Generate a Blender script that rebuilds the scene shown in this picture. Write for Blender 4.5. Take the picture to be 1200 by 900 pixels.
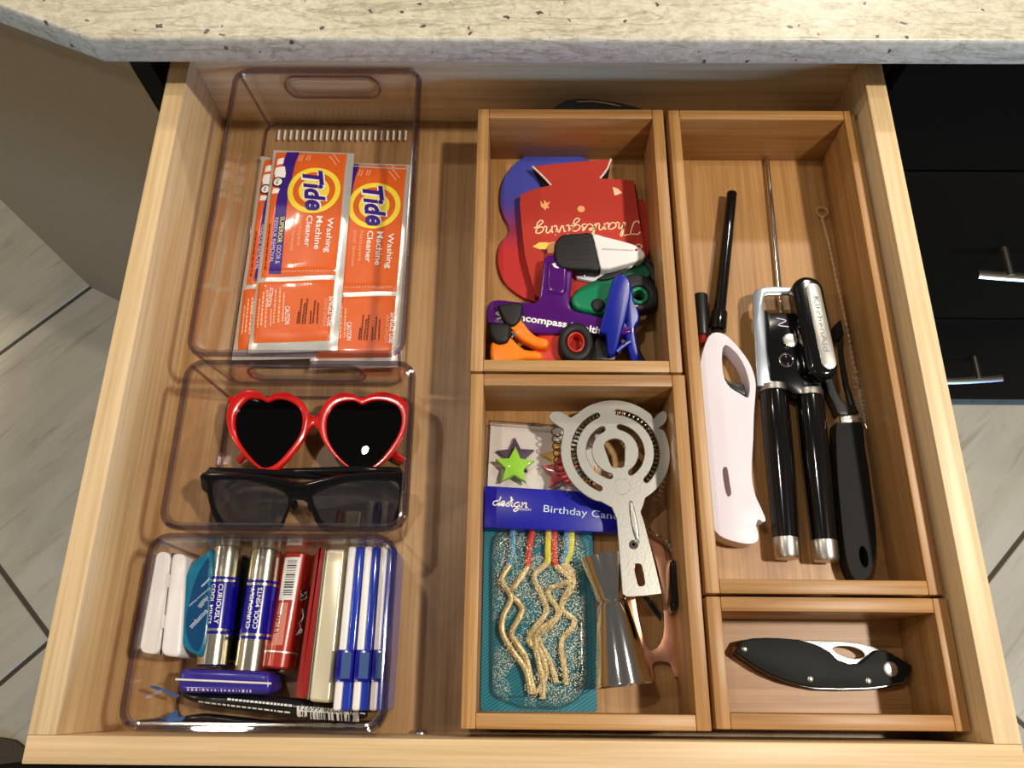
import bpy, bmesh, math, random
from mathutils import Vector, Matrix, Euler
from mathutils.bvhtree import BVHTree
for o in list(bpy.data.objects):
    bpy.data.objects.remove(o)
scene = bpy.context.scene
C = scene.collection
R_ = math.radians
# All lengths below are millimetres: x to the right, y away from the person at the drawer,
# z measured from the drawer's top rim, which is 840 mm above the kitchen floor.
ZR = 0.84
def W(x, y, z): return Vector((x/1000, y/1000, ZR + z/1000))

# ------------------------------------------------------------------ camera
cam_d = bpy.data.cameras.new('camera'); cam_d.sensor_width = 36; cam_d.lens = 28.1
cam_d.clip_start = 0.02
cam = bpy.data.objects.new('camera', cam_d); C.objects.link(cam)
cam.location = W(-3.7, 22.0, 526.9)
cam.rotation_euler = (0.37691, 0.00517, 0.00861)
scene.camera = cam

# ------------------------------------------------------------------ light
world = bpy.data.worlds.new('world'); scene.world = world; world.use_nodes = True
bg = world.node_tree.nodes['Background']
bg.inputs[0].default_value = (1.0, 0.93, 0.84, 1); bg.inputs[1].default_value = 0.11
def can_or_fill_light(x, y, power, r=55, col=(1.0, 0.91, 0.79)):
    d = bpy.data.lights.new('recessed_or_fill_light', 'AREA'); d.shape = 'DISK'; d.size = 2*r/1000
    d.energy = power; d.color = col
    o = bpy.data.objects.new('recessed_or_fill_light', d); C.objects.link(o); o.location = W(x, y, 1590)
    return o
can_or_fill_light(950, 150, 28)
can_or_fill_light(-430, 640, 5, 26)
can_or_fill_light(900, 1650, 15)
can_or_fill_light(-900, 1500, 4)
can_or_fill_light(-950, -600, 2.5)
can_or_fill_light(-1750, 350, 8)  # added fill lamp, brightens the floor tiles on the left
d = bpy.data.lights.new('window_daylight', 'AREA'); d.shape = 'RECTANGLE'; d.size = 0.9; d.size_y = 0.7
d.energy = 60; d.color = (0.26, 0.50, 1.0)
wo = bpy.data.objects.new('window_daylight', d); C.objects.link(wo); wo.location = W(1900, -2100, 170)
wo.rotation_euler = (Vector((0.25, 0.5, 0.86)) - wo.location).to_track_quat('-Z', 'Y').to_euler()
vs = scene.view_settings
vs.view_transform = 'Standard'; vs.look = 'None'; vs.gamma = 1; vs.use_curve_mapping = False
vs.exposure = 0.05
scene.cycles.transparent_max_bounces = 32; scene.cycles.max_bounces = 12

# ------------------------------------------------------------------ materials
def lin(c):
    return tuple(((v/255)/12.92 if v/255 <= .04045 else ((v/255+.055)/1.055)**2.4) for v in c[:3]) + (1,)
MATS = {}
def nodes_of(name):
    m = bpy.data.materials.new(name); m.use_nodes = True
    nt = m.node_tree; b = nt.nodes['Principled BSDF']
    MATS[name] = m
    return m, nt, b
def mat(name, col, rough=.5, metal=0, coat=0, spec=.5, trans=0, ior=1.45, bump=0, bscale=200, vary=0, sub=0):
    m, nt, b = nodes_of(name)
    b.inputs['Base Color'].default_value = lin(col); b.inputs['Roughness'].default_value = rough
    b.inputs['Metallic'].default_value = metal; b.inputs['Coat Weight'].default_value = coat
    b.inputs['Coat Roughness'].default_value = .06
    b.inputs['Specular IOR Level'].default_value = spec
    b.inputs['Transmission Weight'].default_value = trans; b.inputs['IOR'].default_value = ior
    tc = nt.nodes.new('ShaderNodeTexCoord')
    n = nt.nodes.new('ShaderNodeTexNoise'); n.inputs['Scale'].default_value = bscale; n.inputs['Detail'].default_value = 3
    nt.links.new(tc.outputs['Object'], n.inputs['Vector'])
    if bump:
        bp = nt.nodes.new('ShaderNodeBump'); bp.inputs['Strength'].default_value = bump; bp.inputs['Distance'].default_value = .0006
        nt.links.new(n.outputs['Fac'], bp.inputs['Height']); nt.links.new(bp.outputs['Normal'], b.inputs['Normal'])
    if vary:
        mx = nt.nodes.new('ShaderNodeMix'); mx.data_type = 'RGBA'
        mx.inputs['A'].default_value = lin([max(0, v-vary) for v in col]); mx.inputs['B'].default_value = lin([min(255, v+vary) for v in col])
        nt.links.new(n.outputs['Fac'], mx.inputs['Factor']); nt.links.new(mx.outputs['Result'], b.inputs['Base Color'])
    return m
def ramp(nt, stops):
    r = nt.nodes.new('ShaderNodeValToRGB')
    while len(r.color_ramp.elements) < len(stops): r.color_ramp.elements.new(.5)
    for e, (p, c) in zip(r.color_ramp.elements, stops): e.position = p; e.color = lin(c)
    return r
def noise(nt, vec, scale, detail=4, dist=0, rough=.55):
    n = nt.nodes.new('ShaderNodeTexNoise'); n.inputs['Scale'].default_value = scale; n.inputs['Detail'].default_value = detail
    n.inputs['Distortion'].default_value = dist; n.inputs['Roughness'].default_value = rough
    nt.links.new(vec, n.inputs['Vector']); return n
def mapping(nt, scale, rot=(0, 0, 0), loc=(0, 0, 0)):
    tc = nt.nodes.new('ShaderNodeTexCoord'); mp = nt.nodes.new('ShaderNodeMapping')
    mp.inputs['Scale'].default_value = scale; mp.inputs['Rotation'].default_value = rot; mp.inputs['Location'].default_value = loc
    nt.links.new(tc.outputs['Object'], mp.inputs['Vector']); return mp.outputs['Vector']
def mult(nt, a, b, fac=1.0, mode='MULTIPLY'):
    mx = nt.nodes.new('ShaderNodeMix'); mx.data_type = 'RGBA'; mx.blend_type = mode
    mx.inputs['Factor'].default_value = fac
    nt.links.new(a, mx.inputs['A']); nt.links.new(b, mx.inputs['B']); return mx.outputs['Result']
def wood(name, dark, mid, light, axis, across=38, along=2.0, fine=420, rough=.42, strips=0, figure=1.0, loc=(0, 0, 0)):
    """axis = grain direction 'X' or 'Y'"""
    m, nt, b = nodes_of(name)
    sc = {'X': (along, across, across), 'Y': (across, along, across)}[axis]
    v = mapping(nt, sc, loc=loc)
    n1 = noise(nt, v, 1.0, 5, 1.2*figure)
    r1 = ramp(nt, [(.28, dark), (.52, mid), (.74, light)]); nt.links.new(n1.outputs['Fac'], r1.inputs['Fac'])
    k = {'X': (along*4, fine, fine), 'Y': (fine, along*4, fine)}[axis]
    n2 = noise(nt, mapping(nt, k), 1.0, 3)
    r2 = ramp(nt, [(.3, (222, 214, 205)), (.6, (255, 255, 255))]); nt.links.new(n2.outputs['Fac'], r2.inputs['Fac'])
    out = mult(nt, r1.outputs['Color'], r2.outputs['Color'], .8)
    if strips:   # glued bamboo laths of slightly different tone
        s = {'X': (.001, 1/strips, 1/strips), 'Y': (1/strips, .001, 1/strips)}[axis]
        vo = nt.nodes.new('ShaderNodeTexVoronoi'); vo.inputs['Scale'].default_value = 1.0; vo.inputs['Randomness'].default_value = .5
        nt.links.new(mapping(nt, s), vo.inputs['Vector'])
        r3 = ramp(nt, [(.0, (225, 215, 205)), (1.0, (255, 255, 255))])
        sep = nt.nodes.new('ShaderNodeSeparateColor'); nt.links.new(vo.outputs['Color'], sep.inputs[0])
        nt.links.new(sep.outputs[0], r3.inputs['Fac'])
        out = mult(nt, out, r3.outputs['Color'], .9)
    nt.links.new(out, b.inputs['Base Color'])
    b.inputs['Roughness'].default_value = rough
    bp = nt.nodes.new('ShaderNodeBump'); bp.inputs['Strength'].default_value = .15; bp.inputs['Distance'].default_value = .0004
    nt.links.new(n2.outputs['Fac'], bp.inputs['Height']); nt.links.new(bp.outputs['Normal'], b.inputs['Normal'])
    return m
def clear(name, tint, ior=1.45, rough=.0, base=0.0):
    """thin clear plastic: lets light straight through, mirrors by Fresnel"""
    m = bpy.data.materials.new(name); m.use_nodes = True; nt = m.node_tree; nt.nodes.clear(); MATS[name] = m
    out = nt.nodes.new('ShaderNodeOutputMaterial'); mx = nt.nodes.new('ShaderNodeMixShader')
    tr = nt.nodes.new('ShaderNodeBsdfTransparent'); tr.inputs[0].default_value = tint + (1,)
    gl = nt.nodes.new('ShaderNodeBsdfGlossy'); gl.inputs['Roughness'].default_value = rough
    geo = nt.nodes.new('ShaderNodeNewGeometry'); dt = nt.nodes.new('ShaderNodeVectorMath'); dt.operation = 'DOT_PRODUCT'
    nt.links.new(geo.outputs['Normal'], dt.inputs[0]); nt.links.new(geo.outputs['Incoming'], dt.inputs[1])
    def mth(op, x, y=None):
        n = nt.nodes.new('ShaderNodeMath'); n.operation = op; n.use_clamp = op == 'SUBTRACT'
        for i, q in enumerate((x, y)):
            if q is None: continue
            if isinstance(q, (int, float)): n.inputs[i].default_value = q
            else: nt.links.new(q, n.inputs[i])
        return n.outputs[0]
    f0 = ((ior-1)/(ior+1))**2
    fr = mth('POWER', mth('SUBTRACT', 1.0, mth('ABSOLUTE', dt.outputs['Value'])), 5.0)     # Schlick's Fresnel
    nt.links.new(mth('ADD', mth('MULTIPLY', fr, 1-f0-base), f0+base), mx.inputs[0])
    nt.links.new(tr.outputs[0], mx.inputs[1]); nt.links.new(gl.outputs[0], mx.inputs[2])
    nt.links.new(mx.outputs[0], out.inputs['Surface'])
    return m

MAPLE = ((222, 188, 138), (234, 204, 154), (242, 217, 172))
wood('maple_x', *MAPLE, 'X', across=14, along=1.2, fine=260, loc=(.3, .1, .2)); wood('maple_y', *MAPLE, 'Y', across=14, along=1.2, fine=260)
PLY = ((148, 110, 68), (176, 138, 92), (194, 158, 112))
wood('drawer_floor', *PLY, 'Y', across=16, along=1.5, figure=2.2)
BAM = ((164, 118, 66), (189, 143, 86), (206, 165, 107))
wood('bamboo_x', *BAM, 'X', across=60, along=2.5, fine=700, strips=.012); wood('bamboo_y', *BAM, 'Y', across=60, along=2.5, fine=700, strips=.012)
wood('bamboo_floor_y', *BAM, 'Y', across=60, along=2.5, fine=700, strips=.02); wood('bamboo_floor_x', *BAM, 'X', across=60, along=2.5, fine=700, strips=.02)

# granite
m, nt, b = nodes_of('granite')
n1 = noise(nt, mapping(nt, (110, 170, 170), rot=(0, 0, R_(4))), 1.0, 6, .6, .75)
r1 = ramp(nt, [(.3, (170, 160, 132)), (.46, (200, 191, 163)), (.6, (218, 210, 186))]); nt.links.new(n1.outputs['Fac'], r1.inputs['Fac'])
n2 = noise(nt, mapping(nt, (7, 44, 44), rot=(0, 0, R_(5))), 1.0, 6, .7, .6)          # thin wandering grey veins
r2 = ramp(nt, [(.475, (255, 255, 255)), (.492, (168, 164, 152)), (.5, (176, 172, 160)), (.515, (255, 255, 255))]); nt.links.new(n2.outputs['Fac'], r2.inputs['Fac'])
o1 = mult(nt, r1.outputs['Color'], r2.outputs['Color'], .5)
tcg = nt.nodes.new('ShaderNodeTexCoord'); nd = noise(nt, tcg.outputs['Object'], 160, 2)
va = nt.nodes.new('ShaderNodeVectorMath'); va.operation = 'MULTIPLY_ADD'; va.inputs[1].default_value = (.011, .006, .006); nt.links.new(nd.outputs['Color'], va.inputs[0]); nt.links.new(tcg.outputs['Object'], va.inputs[2])
vo = nt.nodes.new('ShaderNodeTexVoronoi'); vo.inputs['Scale'].default_value = 78; nt.links.new(va.outputs[0], vo.inputs['Vector'])
sepc = nt.nodes.new('ShaderNodeSeparateColor'); nt.links.new(vo.outputs['Color'], sepc.inputs[0])
th = nt.nodes.new('ShaderNodeMath'); th.operation = 'MULTIPLY'; th.inputs[1].default_value = .19; nt.links.new(sepc.outputs[0], th.inputs[0])
ltg = nt.nodes.new('ShaderNodeMath'); ltg.operation = 'LESS_THAN'; nt.links.new(vo.outputs['Distance'], ltg.inputs[0]); nt.links.new(th.outputs[0], ltg.inputs[1])
mx = nt.nodes.new('ShaderNodeMix'); mx.data_type = 'RGBA'; mx.inputs['B'].default_value = lin((104, 72, 74))
nt.links.new(ltg.outputs[0], mx.inputs['Factor']); nt.links.new(o1, mx.inputs['A'])
nt.links.new(mx.outputs['Result'], b.inputs['Base Color']); b.inputs['Roughness'].default_value = .34

# floor tile
m, nt, b = nodes_of('porcelain_tile')
n1 = noise(nt, mapping(nt, (1.6, 9, 4), rot=(0, 0, R_(-38))), 1.0, 7, 1.6, .6)
r1 = ramp(nt, [(.25, (198, 185, 155)), (.5, (220, 208, 178)), (.75, (234, 224, 196))]); nt.links.new(n1.outputs['Fac'], r1.inputs['Fac'])
n2 = noise(nt, mapping(nt, (3, 24, 8), rot=(0, 0, R_(-30))), 1.0, 5, 2.0)
r2 = ramp(nt, [(.32, (168, 150, 132)), (.42, (255, 255, 255))]); nt.links.new(n2.outputs['Fac'], r2.inputs['Fac'])
nt.links.new(mult(nt, r1.outputs['Color'], r2.outputs['Color'], .35), b.inputs['Base Color']); b.inputs['Roughness'].default_value = .45
mat('grout', (98, 88, 70), .9, bump=.3)
mat('black_cabinet', (24, 20, 13), .8, spec=.04, vary=4, bscale=400, bump=.1)
mat('taupe_panel', (166, 147, 116), .55, vary=6, bscale=120)
mat('cabinet_interior', (120, 84, 60), .6)
mat('black_void', (14, 13, 12), .8)
mat('brushed_nickel', (200, 192, 178), .28, 1)
mat('screw_metal', (200, 200, 196), .3, 1)
mat('mat_brown', (92, 80, 62), .8, vary=10); mat('mat_edge', (26, 24, 22), .8)
clear('clear_plastic', (.985, .98, .976)); clear('clear_rim', (.68, .62, .69), 1.5, .03, .1); clear('clear_rib', (.9, .88, .86), 1.6, .1, .18); clear('clear_frost', (.85, .83, .8), 1.6, .35, .4)
clear('clear_film', (.95, .95, .95), 1.4, .05); clear('smoke_lens', (.5, .52, .6), 1.7, 0, .14); clear('black_lens', (.006, .004, .006), 1.5)
mat('orange_foil', (222, 98, 34), .32, coat=.3, bump=.5, bscale=60, vary=8); mat('silver_foil', (226, 224, 218), .3, .55, bump=.7, bscale=90)
mat('purple_print', (58, 22, 128), .35); mat('yellow_print', (250, 222, 64), .38); mat('white_print', (246, 243, 238), .4)
mat('pale_orange_print', (248, 180, 140), .45); mat('lime_print', (222, 224, 96), .4); mat('dark_print', (96, 30, 14), .5); mat('lilac_print', (216, 200, 232), .4)
mat('pale_line', (236, 230, 222), .4); mat('pale_blue_print', (206, 222, 238), .4)
mat('red_gloss', (206, 22, 18), .16, coat=.5); mat('black_gloss', (12, 11, 13), .12, coat=.3); mat('black_satin', (22, 22, 22), .38); mat('black_matte', (15, 15, 14), .65, spec=.3, bump=.2, bscale=900)
mat('white_plastic', (240, 236, 234), .32, coat=.2); mat('lavender_white', (232, 226, 236), .35, coat=.2); mat('cream_tin', (226, 216, 186), .3, .35)
mat('grey_seam', (150, 146, 140), .5)
mat('teal_plastic', (14, 112, 146), .25, coat=.4); mat('teal_deep', (8, 66, 112), .22, coat=.4)
mat('chrome', (224, 222, 216), .1, 1); mat('satin_steel', (196, 194, 186), .34, 1, bump=.12, bscale=700); mat('steel_blue', (176, 184, 194), .32, 1); mat('silver_tube', (222, 216, 196), .2, 1)
mat('navy_blue', (14, 12, 138), .22, coat=.4); mat('royal_blue', (10, 26, 160), .3, coat=.25); mat('blue_clear', (30, 60, 176), .15, coat=.5); mat('blue_window', (66, 92, 138), .2, coat=.4)
mat('indigo_tin', (48, 36, 140), .25, coat=.4); mat('tin_red', (150, 28, 22), .28, coat=.3); mat('roll_red', (172, 46, 34), .26, coat=.4); mat('roll_label', (206, 128, 108), .35, coat=.3)
mat('barcode_white', (232, 230, 224), .4); mat('ink_black', (20, 19, 19), .5); mat('black_wrapper', (22, 22, 26), .22, coat=.4, bump=.6, bscale=120); mat('wrapper_blue', (70, 104, 160), .3, .3)
mat('koozie_red', (188, 56, 42), .85, bump=.35, bscale=1500, vary=5); mat('neoprene_black', (14, 13, 14), .9, bump=.3, bscale=1500); mat('cream_ink', (250, 214, 170), .7); mat('peach_ink', (246, 176, 112), .7)
mat('gold_ink', (240, 206, 92), .7); mat('plum_ink', (92, 40, 60), .7); mat('white_edge', (236, 226, 214), .8)
mat('purple_clip', (84, 12, 118), .2, coat=.5, trans=.15); mat('green_clip', (4, 128, 84), .34, coat=.2); mat('green_dark', (4, 96, 62), .4); mat('blue_clip', (0, 26, 150), .32, coat=.3)
mat('orange_clip', (248, 134, 16), .36, coat=.2); mat('red_clip', (208, 52, 34), .36, coat=.2); mat('rubber_black', (20, 20, 21), .55)
mat('blue_card', (10, 14, 160), .35, coat=.3); mat('card_white', (232, 222, 214), .6); mat('lime_glitter', (150, 216, 40), .4, vary=26, bscale=900, coat=.3); mat('red_glitter', (186, 40, 48), .4, vary=40, bscale=900, coat=.3)
mat('plum_wax', (84, 62, 86), .5, vary=14, bscale=900); mat('gold_wax', (226, 178, 70), .5, vary=24, bscale=900); mat('orange_wax', (214, 150, 66), .45, vary=40, bscale=900)
mat('blue_tip', (88, 156, 196), .5); mat('red_tip', (214, 64, 56), .5); mat('yellow_tip', (236, 222, 84), .5)
mat('copper', (234, 172, 138), .36, 1); mat('rope_steel', (206, 198, 180), .25, 1); mat('spring_wire', (120, 112, 102), .3, 1)
mat('knife_scale', (20, 22, 20), .6, spec=.3, bump=.2, bscale=1200); mat('blade_steel', (172, 172, 170), .35, 1); mat('slot_brown', (96, 62, 56), .4)
mat('wire_gold', (226, 204, 172), .35, .7); mat('bristle', (196, 188, 176), .6)
# gold glitter candle
m, nt, b = nodes_of('gold_glitter'); n = noise(nt, mapping(nt, (1, 1, 1)), 1400, 2)
r = ramp(nt, [(.32, (150, 112, 62)), (.5, (214, 180, 118)), (.66, (252, 242, 204))]); nt.links.new(n.outputs['Fac'], r.inputs['Fac']); nt.links.new(r.outputs['Color'], b.inputs['Base Color'])
b.inputs['Roughness'].default_value = .35; b.inputs['Metallic'].default_value = .45
# teal card with fine diagonal stripes
m, nt, b = nodes_of('teal_card'); wv = nt.nodes.new('ShaderNodeTexWave'); wv.inputs['Scale'].default_value = 1.0
nt.links.new(mapping(nt, (150, 150, 0), rot=(0, 0, R_(58))), wv.inputs['Vector'])
r = ramp(nt, [(.3, (8, 96, 116)), (.7, (30, 134, 150))]); nt.links.new(wv.outputs['Fac'], r.inputs['Fac']); nt.links.new(r.outputs['Color'], b.inputs['Base Color']); b.inputs['Roughness'].default_value = .4
# two-colour trivet, blue at the top running to red
m, nt, b = nodes_of('blue_red_print'); tc = nt.nodes.new('ShaderNodeTexCoord'); sp = nt.nodes.new('ShaderNodeSeparateXYZ'); nt.links.new(tc.outputs['Object'], sp.inputs[0])
mr = nt.nodes.new('ShaderNodeMapRange'); mr.inputs['From Min'].default_value = -.03; mr.inputs['From Max'].default_value = .035; nt.links.new(sp.outputs['Y'], mr.inputs['Value'])
r = ramp(nt, [(.0, (196, 44, 40)), (.35, (150, 44, 84)), (.75, (74, 64, 160)), (1, (66, 72, 172))]); nt.links.new(mr.outputs[0], r.inputs['Fac']); nt.links.new(r.outputs['Color'], b.inputs['Base Color']); b.inputs['Roughness'].default_value = .75
# blister plastic strewn with gold glitter
m = clear('glitter_blister', (.93, .96, .96), 1.45, .04); nt = m.node_tree; out = nt.nodes['Material Output']; prev = out.inputs['Surface'].links[0].from_socket
vo = nt.nodes.new('ShaderNodeTexVoronoi'); tcn = nt.nodes.new('ShaderNodeTexCoord'); vo.inputs['Scale'].default_value = 900; nt.links.new(tcn.outputs['Object'], vo.inputs['Vector'])
lt = nt.nodes.new('ShaderNodeMath'); lt.operation = 'LESS_THAN'; lt.inputs[1].default_value = .3; nt.links.new(vo.outputs['Distance'], lt.inputs[0])
n = noise(nt, tcn.outputs['Object'], 45, 3); gt = nt.nodes.new('ShaderNodeMath'); gt.operation = 'GREATER_THAN'; gt.inputs[1].default_value = .45; nt.links.new(n.outputs['Fac'], gt.inputs[0])
ml = nt.nodes.new('ShaderNodeMath'); ml.operation = 'MULTIPLY'; nt.links.new(lt.outputs[0], ml.inputs[0]); nt.links.new(gt.outputs[0], ml.inputs[1])
gb = nt.nodes.new('ShaderNodeBsdfPrincipled'); gb.inputs['Base Color'].default_value = lin((238, 224, 186)); gb.inputs['Metallic'].default_value = .4; gb.inputs['Roughness'].default_value = .4
mx = nt.nodes.new('ShaderNodeMixShader'); nt.links.new(ml.outputs[0], mx.inputs[0]); nt.links.new(prev, mx.inputs[1]); nt.links.new(gb.outputs[0], mx.inputs[2]); nt.links.new(mx.outputs[0], out.inputs['Surface'])

# ------------------------------------------------------------------ objects and shapes
FRAME = {}      # object name -> local-to-drawer matrix (mm)
def thing(name, label, cat, loc, rot=(0, 0, 0), group=None, kind=None):
    o = bpy.data.objects.new(name, None); C.objects.link(o); o.empty_display_size = .01
    o.location = W(*loc); o.rotation_euler = tuple(R_(a) for a in rot)
    o['label'] = label; o['category'] = cat
    if group: o['group'] = group
    if kind: o['kind'] = kind
    FRAME[o.name] = Matrix.Translation(loc) @ Euler(tuple(R_(a) for a in rot)).to_matrix().to_4x4()
    return o
def mesh_of(bm, name, m, smooth=.6):
    bmesh.ops.recalc_face_normals(bm, faces=bm.faces)
    bm.transform(Matrix.Scale(.001, 4))
    me = bpy.data.meshes.new(name); bm.to_mesh(me); bm.free()
    me.materials.append(MATS[m])
    if smooth:
        me.shade_smooth(); me.set_sharp_from_angle(angle=smooth)
    return me
def part(name, bm, m, parent, world=False, smooth=.6):
    """one mesh under its thing (or under a part); world = the shape is given in drawer coordinates"""
    if world: bm.transform(FRAME[parent.name].inverted())
    me = mesh_of(bm, name, m, smooth)
    o = bpy.data.objects.new(name, me); C.objects.link(o); o.parent = parent
    FRAME[o.name] = FRAME[parent.name]
    return o
def solo(name, label, cat, bm, m, loc, rot=(0, 0, 0), group=None, world=True, kind=None, smooth=.6):
    M = Matrix.Translation(loc) @ Euler(tuple(R_(a) for a in rot)).to_matrix().to_4x4()
    if world: bm.transform(M.inverted())
    me = mesh_of(bm, name, m, smooth)
    o = bpy.data.objects.new(name, me); C.objects.link(o); o.location = W(*loc); o.rotation_euler = tuple(R_(a) for a in rot)
    if label: o['label'] = label; o['category'] = cat
    if group: o['group'] = group
    if kind: o['kind'] = kind
    FRAME[o.name] = M
    return o
def copy_tree(o, parent=None):
    c = o.copy(); C.objects.link(c); c.parent = parent
    for ch in list(o.children): copy_tree(ch, c)
    return c
def B(): return bmesh.new()
def box(x0, x1, y0, y1, z0, z1, bev=0, bm=None, seg=2):
    t = bmesh.new()
    bmesh.ops.create_cube(t, size=1)
    for v in t.verts:
        v.co = Vector((x0 if v.co.x < 0 else x1, y0 if v.co.y < 0 else y1, z0 if v.co.z < 0 else z1))
    if bev: bmesh.ops.bevel(t, geom=t.edges[:], offset=bev, segments=seg, affect='EDGES', profile=.5, clamp_overlap=True)
    return join(bm, t)
def join(bm, t):
    if bm is None: return t
    me = bpy.data.meshes.new('tmp'); t.to_mesh(me); t.free(); bm.from_mesh(me); bpy.data.meshes.remove(me); return bm
def smooth_loop(pts, n=4, closed=True):
    out = []; N = len(pts)
    for i in range(N if closed else N-1):
        p = [Vector(pts[(i+k) % N] if closed else pts[min(max(i+k, 0), N-1)]) for k in (-1, 0, 1, 2)]
        for j in range(n):
            t = j/n
            out.append(.5*((2*p[1])+(-p[0]+p[2])*t+(2*p[0]-5*p[1]+4*p[2]-p[3])*t*t+(-p[0]+3*p[1]-3*p[2]+p[3])*t**3))
    if not closed: out.append(Vector(pts[-1]))
    return [tuple(v) for v in out]
def rrect(x0, x1, y0, y1, r, n=5):
    o = []
    for cx, cy, a in ((x1-r, y1-r, 0), (x0+r, y1-r, 90), (x0+r, y0+r, 180), (x1-r, y0+r, 270)):
        for i in range(n+1):
            t = R_(a+90*i/n); o.append((cx+r*math.cos(t), cy+r*math.sin(t)))
    return o
def circle(cx, cy, r, n=24, ry=None, a0=0):
    return [(cx+r*math.cos(2*math.pi*i/n+a0), cy+(ry or r)*math.sin(2*math.pi*i/n+a0)) for i in range(n)]
def plate(outer, z0, z1, bev=0, holes=(), bm=None, seg=2, bot=False):
    """flat slab of an outline with holes; bev rounds the upper (and lower) edges"""
    t = bmesh.new()
    if not holes:
        f = t.faces.new([t.verts.new((x, y, z0)) for x, y in outer])
        faces = [f]
    else:
        es = []
        for lp in [outer]+list(holes):
            vs_ = [t.verts.new((x, y, z0)) for x, y in lp]
            es += [t.edges.new((vs_[i], vs_[(i+1) % len(vs_)])) for i in range(len(vs_))]
        bmesh.ops.triangle_fill(t, use_beauty=True, use_dissolve=False, edges=es)
        faces = t.faces[:]
    if z1 != z0:
        r = bmesh.ops.extrude_face_region(t, geom=faces)
        for v in r['geom']:
            if isinstance(v, bmesh.types.BMVert): v.co.z = z1
        bmesh.ops.recalc_face_normals(t, faces=t.faces)
        if bev:
            ed = [e for e in t.edges if len(e.link_faces) == 2 and abs(e.verts[0].co.z-e.verts[1].co.z) < 1e-6 and e.calc_face_angle(0) > 1.0
                  and (bot or e.verts[0].co.z > (z0+z1)/2)]
            bmesh.ops.bevel(t, geom=ed, offset=bev, segments=seg, affect='EDGES', profile=.5, clamp_overlap=True)
    return join(bm, t)
def tube(path, r, seg=10, closed=False, bm=None, squash=1.0):
    t = bmesh.new(); P = [Vector(p) for p in path]; n = len(P); rings = []
    up = Vector((0, 0, 1))
    for i, p in enumerate(P):
        a = P[(i-1) % n] if closed or i else P[0]; b_ = P[(i+1) % n] if closed or i < n-1 else P[-1]
        d = (b_-a).normalized()
        u = d.cross(up)
        if u.length < .05: u = d.cross(Vector((1, 0, 0)))
        u.normalize(); w = u.cross(d)
        rr = r[i] if isinstance(r, (list, tuple)) else r
        rings.append([t.verts.new(p+u*rr*math.cos(2*math.pi*k/seg)+w*rr*squash*math.sin(2*math.pi*k/seg)) for k in range(seg)])
    for i in range(n if closed else n-1):
        a, b_ = rings[i], rings[(i+1) % n]
        for k in range(seg): t.faces.new((a[k], a[(k+1) % seg], b_[(k+1) % seg], b_[k]))
    if not closed:
        t.faces.new(rings[0]); t.faces.new(rings[-1])
    return join(bm, t)
def lathe(profile, A, Bp, seg=32, bm=None, cap=True):
    """profile = [(radius, distance along the axis)] about the axis from A towards Bp"""
    t = bmesh.new(); A = Vector(A); d = (Vector(Bp)-A).normalized()
    u = d.cross(Vector((0, 0, 1))); u = u.normalized() if u.length > .05 else Vector((1, 0, 0)); w = d.cross(u)
    rings = [[t.verts.new(A+d*h+u*r*math.cos(2*math.pi*k/seg)+w*r*math.sin(2*math.pi*k/seg)) for k in range(seg)] for r, h in profile]
    for a, b_ in zip(rings, rings[1:]):
        for k in range(seg): t.faces.new((a[k], a[(k+1) % seg], b_[(k+1) % seg], b_[k]))
    if cap: t.faces.new(rings[0]); t.faces.new(rings[-1])
    return join(bm, t)
def loft(rings, bm=None, cap0=True, cap1=True, skip=None):
    t = bmesh.new(); R = [[t.verts.new(p) for p in rg] for rg in rings]; n = len(R[0])
    for a, b_ in zip(R, R[1:]):
        for k in range(n):
            if skip and skip(k): continue
            t.faces.new((a[k], a[(k+1) % n], b_[(k+1) % n], b_[k]))
    if cap0: t.faces.new(R[0])
    if cap1: t.faces.new(R[-1])
    return join(bm, t)
def dome(outline, z0, z1, cx=None, cy=None, steps=6, flat=.55, power=2.2, bm=None):
    """pillow: the outline at z0 shrinking towards the centre at z1"""
    cx = sum(p[0] for p in outline)/len(outline) if cx is None else cx; cy = sum(p[1] for p in outline)/len(outline) if cy is None else cy
    rings = []
    for i in range(steps+1):
        s = 1-(1-flat)*i/steps; q = (1-s)/(1-flat)
        z = z0+(z1-z0)*(1-max(0, 1-q)**power)
        rings.append([(cx+(x-cx)*s, cy+(y-cy)*s, z) for x, y in outline])
    return loft(rings, bm)
def text_bm(body, size, bold=0.0, shear=0.0, width=1.0, align='CENTER', spacing=1.0):
    cu = bpy.data.curves.new('txt', 'FONT'); cu.body = body; cu.size = 1; cu.offset = bold; cu.shear = shear; cu.align_x = align; cu.align_y = 'CENTER'
    cu.space_character = spacing; cu.resolution_u = 3
    o = bpy.data.objects.new('txt', cu); C.objects.link(o)
    bpy.context.view_layer.update()
    me = bpy.data.meshes.new_from_object(o.evaluated_get(bpy.context.evaluated_depsgraph_get()))
    bm = bmesh.new(); bm.from_mesh(me); bpy.data.meshes.remove(me); bpy.data.objects.remove(o); bpy.data.curves.remove(cu)
    bm.transform(Matrix.Diagonal((size*width, size, 1, 1)))
    return bm
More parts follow.
